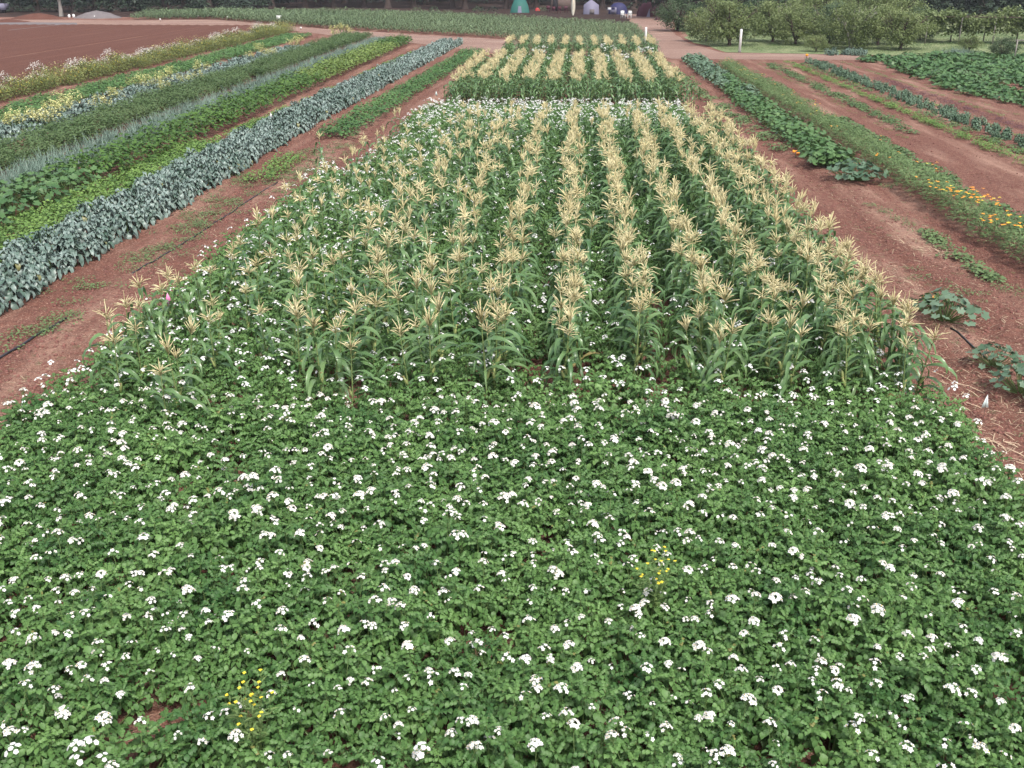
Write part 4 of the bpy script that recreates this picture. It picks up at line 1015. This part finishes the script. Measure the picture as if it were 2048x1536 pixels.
r = at(1222, 31, 0, 'camp_table', 'grey table loaded with gear left of the blue tent', 'table'); t = T(); t.box((0, 0, .75), (1.3, .7, .06)); mobj('tabletop', tmesh('tabletop', t, [M_tentw]), r)
for sx in (-.55, .55):
    for sy in (-.28, .28): t = T(); t.tube([(0, 0, 0), (0, 0, .72)], .03, 5); mobj('leg', tmesh('leg', t, [M_grey]), r, (sx, sy, 0))
for k, (px, lab, m) in enumerate(((1218, 'pale cool box on the left end of the camp table', M_white), (1226, 'dark cool box on the right end of the camp table', M_blue))):
    x, y = G(px, 31); r = empty('cool_box', (x, y, .785)); tag(r, lab, 'cool box'); t = T(); t.box((0, 0, .15), (.45, .35, .3)); mobj('body', tmesh('body', t, [m]), r); t = T(); t.box((0, 0, .325), (.48, .38, .05)); mobj('lid', tmesh('lid', t, [M_grey]), r)
for px, py, lab in ((1075, 22, 'red cloth bundle on the ground right of the teal tent'), (1316, 40, 'dark red bundle on the ground under the leftmost orchard tree')):
    x, y = G(px, py); tag(mobj('bundle', tmesh('bundle', dome(.4, .35, .5, 8, 4), [M_red if px < 1200 else M_maroon], True), None, (x, y, 0)), lab, 'bundle')
# heaps, tarps on the left
def heap(px, py, rx, ry, h, mat, name, lab, cat):
    x, y = G(px, py); t = T(); n = 26; rows = []; rs = random.Random(px)
    for i in range(8):
        a = i / 7; rr = (1 - a) ** .7 + .001; rows.append([(rx * rr * math.cos(2 * math.pi * j / n) * (1 + .12 * math.sin(j * 1.3 + px)), ry * rr * math.sin(2 * math.pi * j / n), h * (a ** .8) * (1 + rs.uniform(-.08, .08)) - .03) for j in range(n)])
    t.grid(rows, close=True); tag(mobj(name, tmesh(name, t, [mat], True), None, (x, y, 0)), lab, cat)
heap(78, 38, 3.4, 2.4, .75, M_tilled, 'earth_mound', 'low brown earth mound on the left below the forest', 'mound'); heap(195, 36, 3.0, 2.0, .95, M_grey, 'rubble_heap', 'grey heap with white scraps behind the tilled field', 'heap')
heap(15, 44, 3.0, 2, .35, M_tilled, 'straw_heap', 'low brownish heap at the left edge below the forest', 'heap')
for px, py, w, h, lab in ((139, 36, .35, .45, 'left one of two white containers beside the track'), (148, 36, .35, .5, 'right one of two white containers beside the track'), (190, 37, .3, .35, 'white scrap bag at the foot of the grey heap'), (196, 34, .3, .7, 'tall white bag leaning on the grey heap')):
    x, y = G(px, py); t = T(); t.tube([(0, 0, 0), (0, 0, h * .8), (0, 0, h * .9), (0, 0, h)], [w * .5, w * .5, w * .35, w * .2], 8); tag(mobj('container', tmesh('container', t, [M_white]), None, (x, y, 0)), lab, 'container')
sheet('gravel_patch', [G(-40, 62), G(60, 60), G(150, 52), G(150, 46), G(60, 45), G(-40, 46)], .022, M_grey, 'grey stony patch left of the tilled field', 3, .3)
x, y = G(-12, 26); t = T(); t.box((0, 0, .9), (4.2, 1.6, .9)); t.box((-.3, 0, 1.5), (2.4, 1.4, .5)); 
r = empty('parked_van', (x, y, 0)); tag(r, 'low pale vehicle half hidden by shrubs at the top left corner', 'vehicle'); mobj('body', tmesh('body', t, [M_tentw]), r)
for sx in (-1.3, 1.3):
    t = T(); t.tube([(0, -.82, .35), (0, .82, .35)], .35, 14); mobj('wheel', tmesh('wheel', t, [M_dark]), r, (sx, 0, 0))

# thin air between the camera and the far trees
t = T(); t.box((0, 120, 11.5), (900, 620, 25)); t.v = [(x, y, z) for x, y, z in t.v]
hm = bpy.data.materials.new('thin_haze'); hm.use_nodes = True; nt = hm.node_tree; nt.nodes.clear()
ho = nt.nodes.new('ShaderNodeOutputMaterial'); hv = nt.nodes.new('ShaderNodeVolumePrincipled'); hv.inputs['Color'].default_value = (.85, .88, .95, 1); hv.inputs['Density'].default_value = .00025
nt.links.new(hv.outputs[0], ho.inputs['Volume'])
stuff('haze', tmesh('haze', t, [hm]), 'faint pale haze over the far fields')
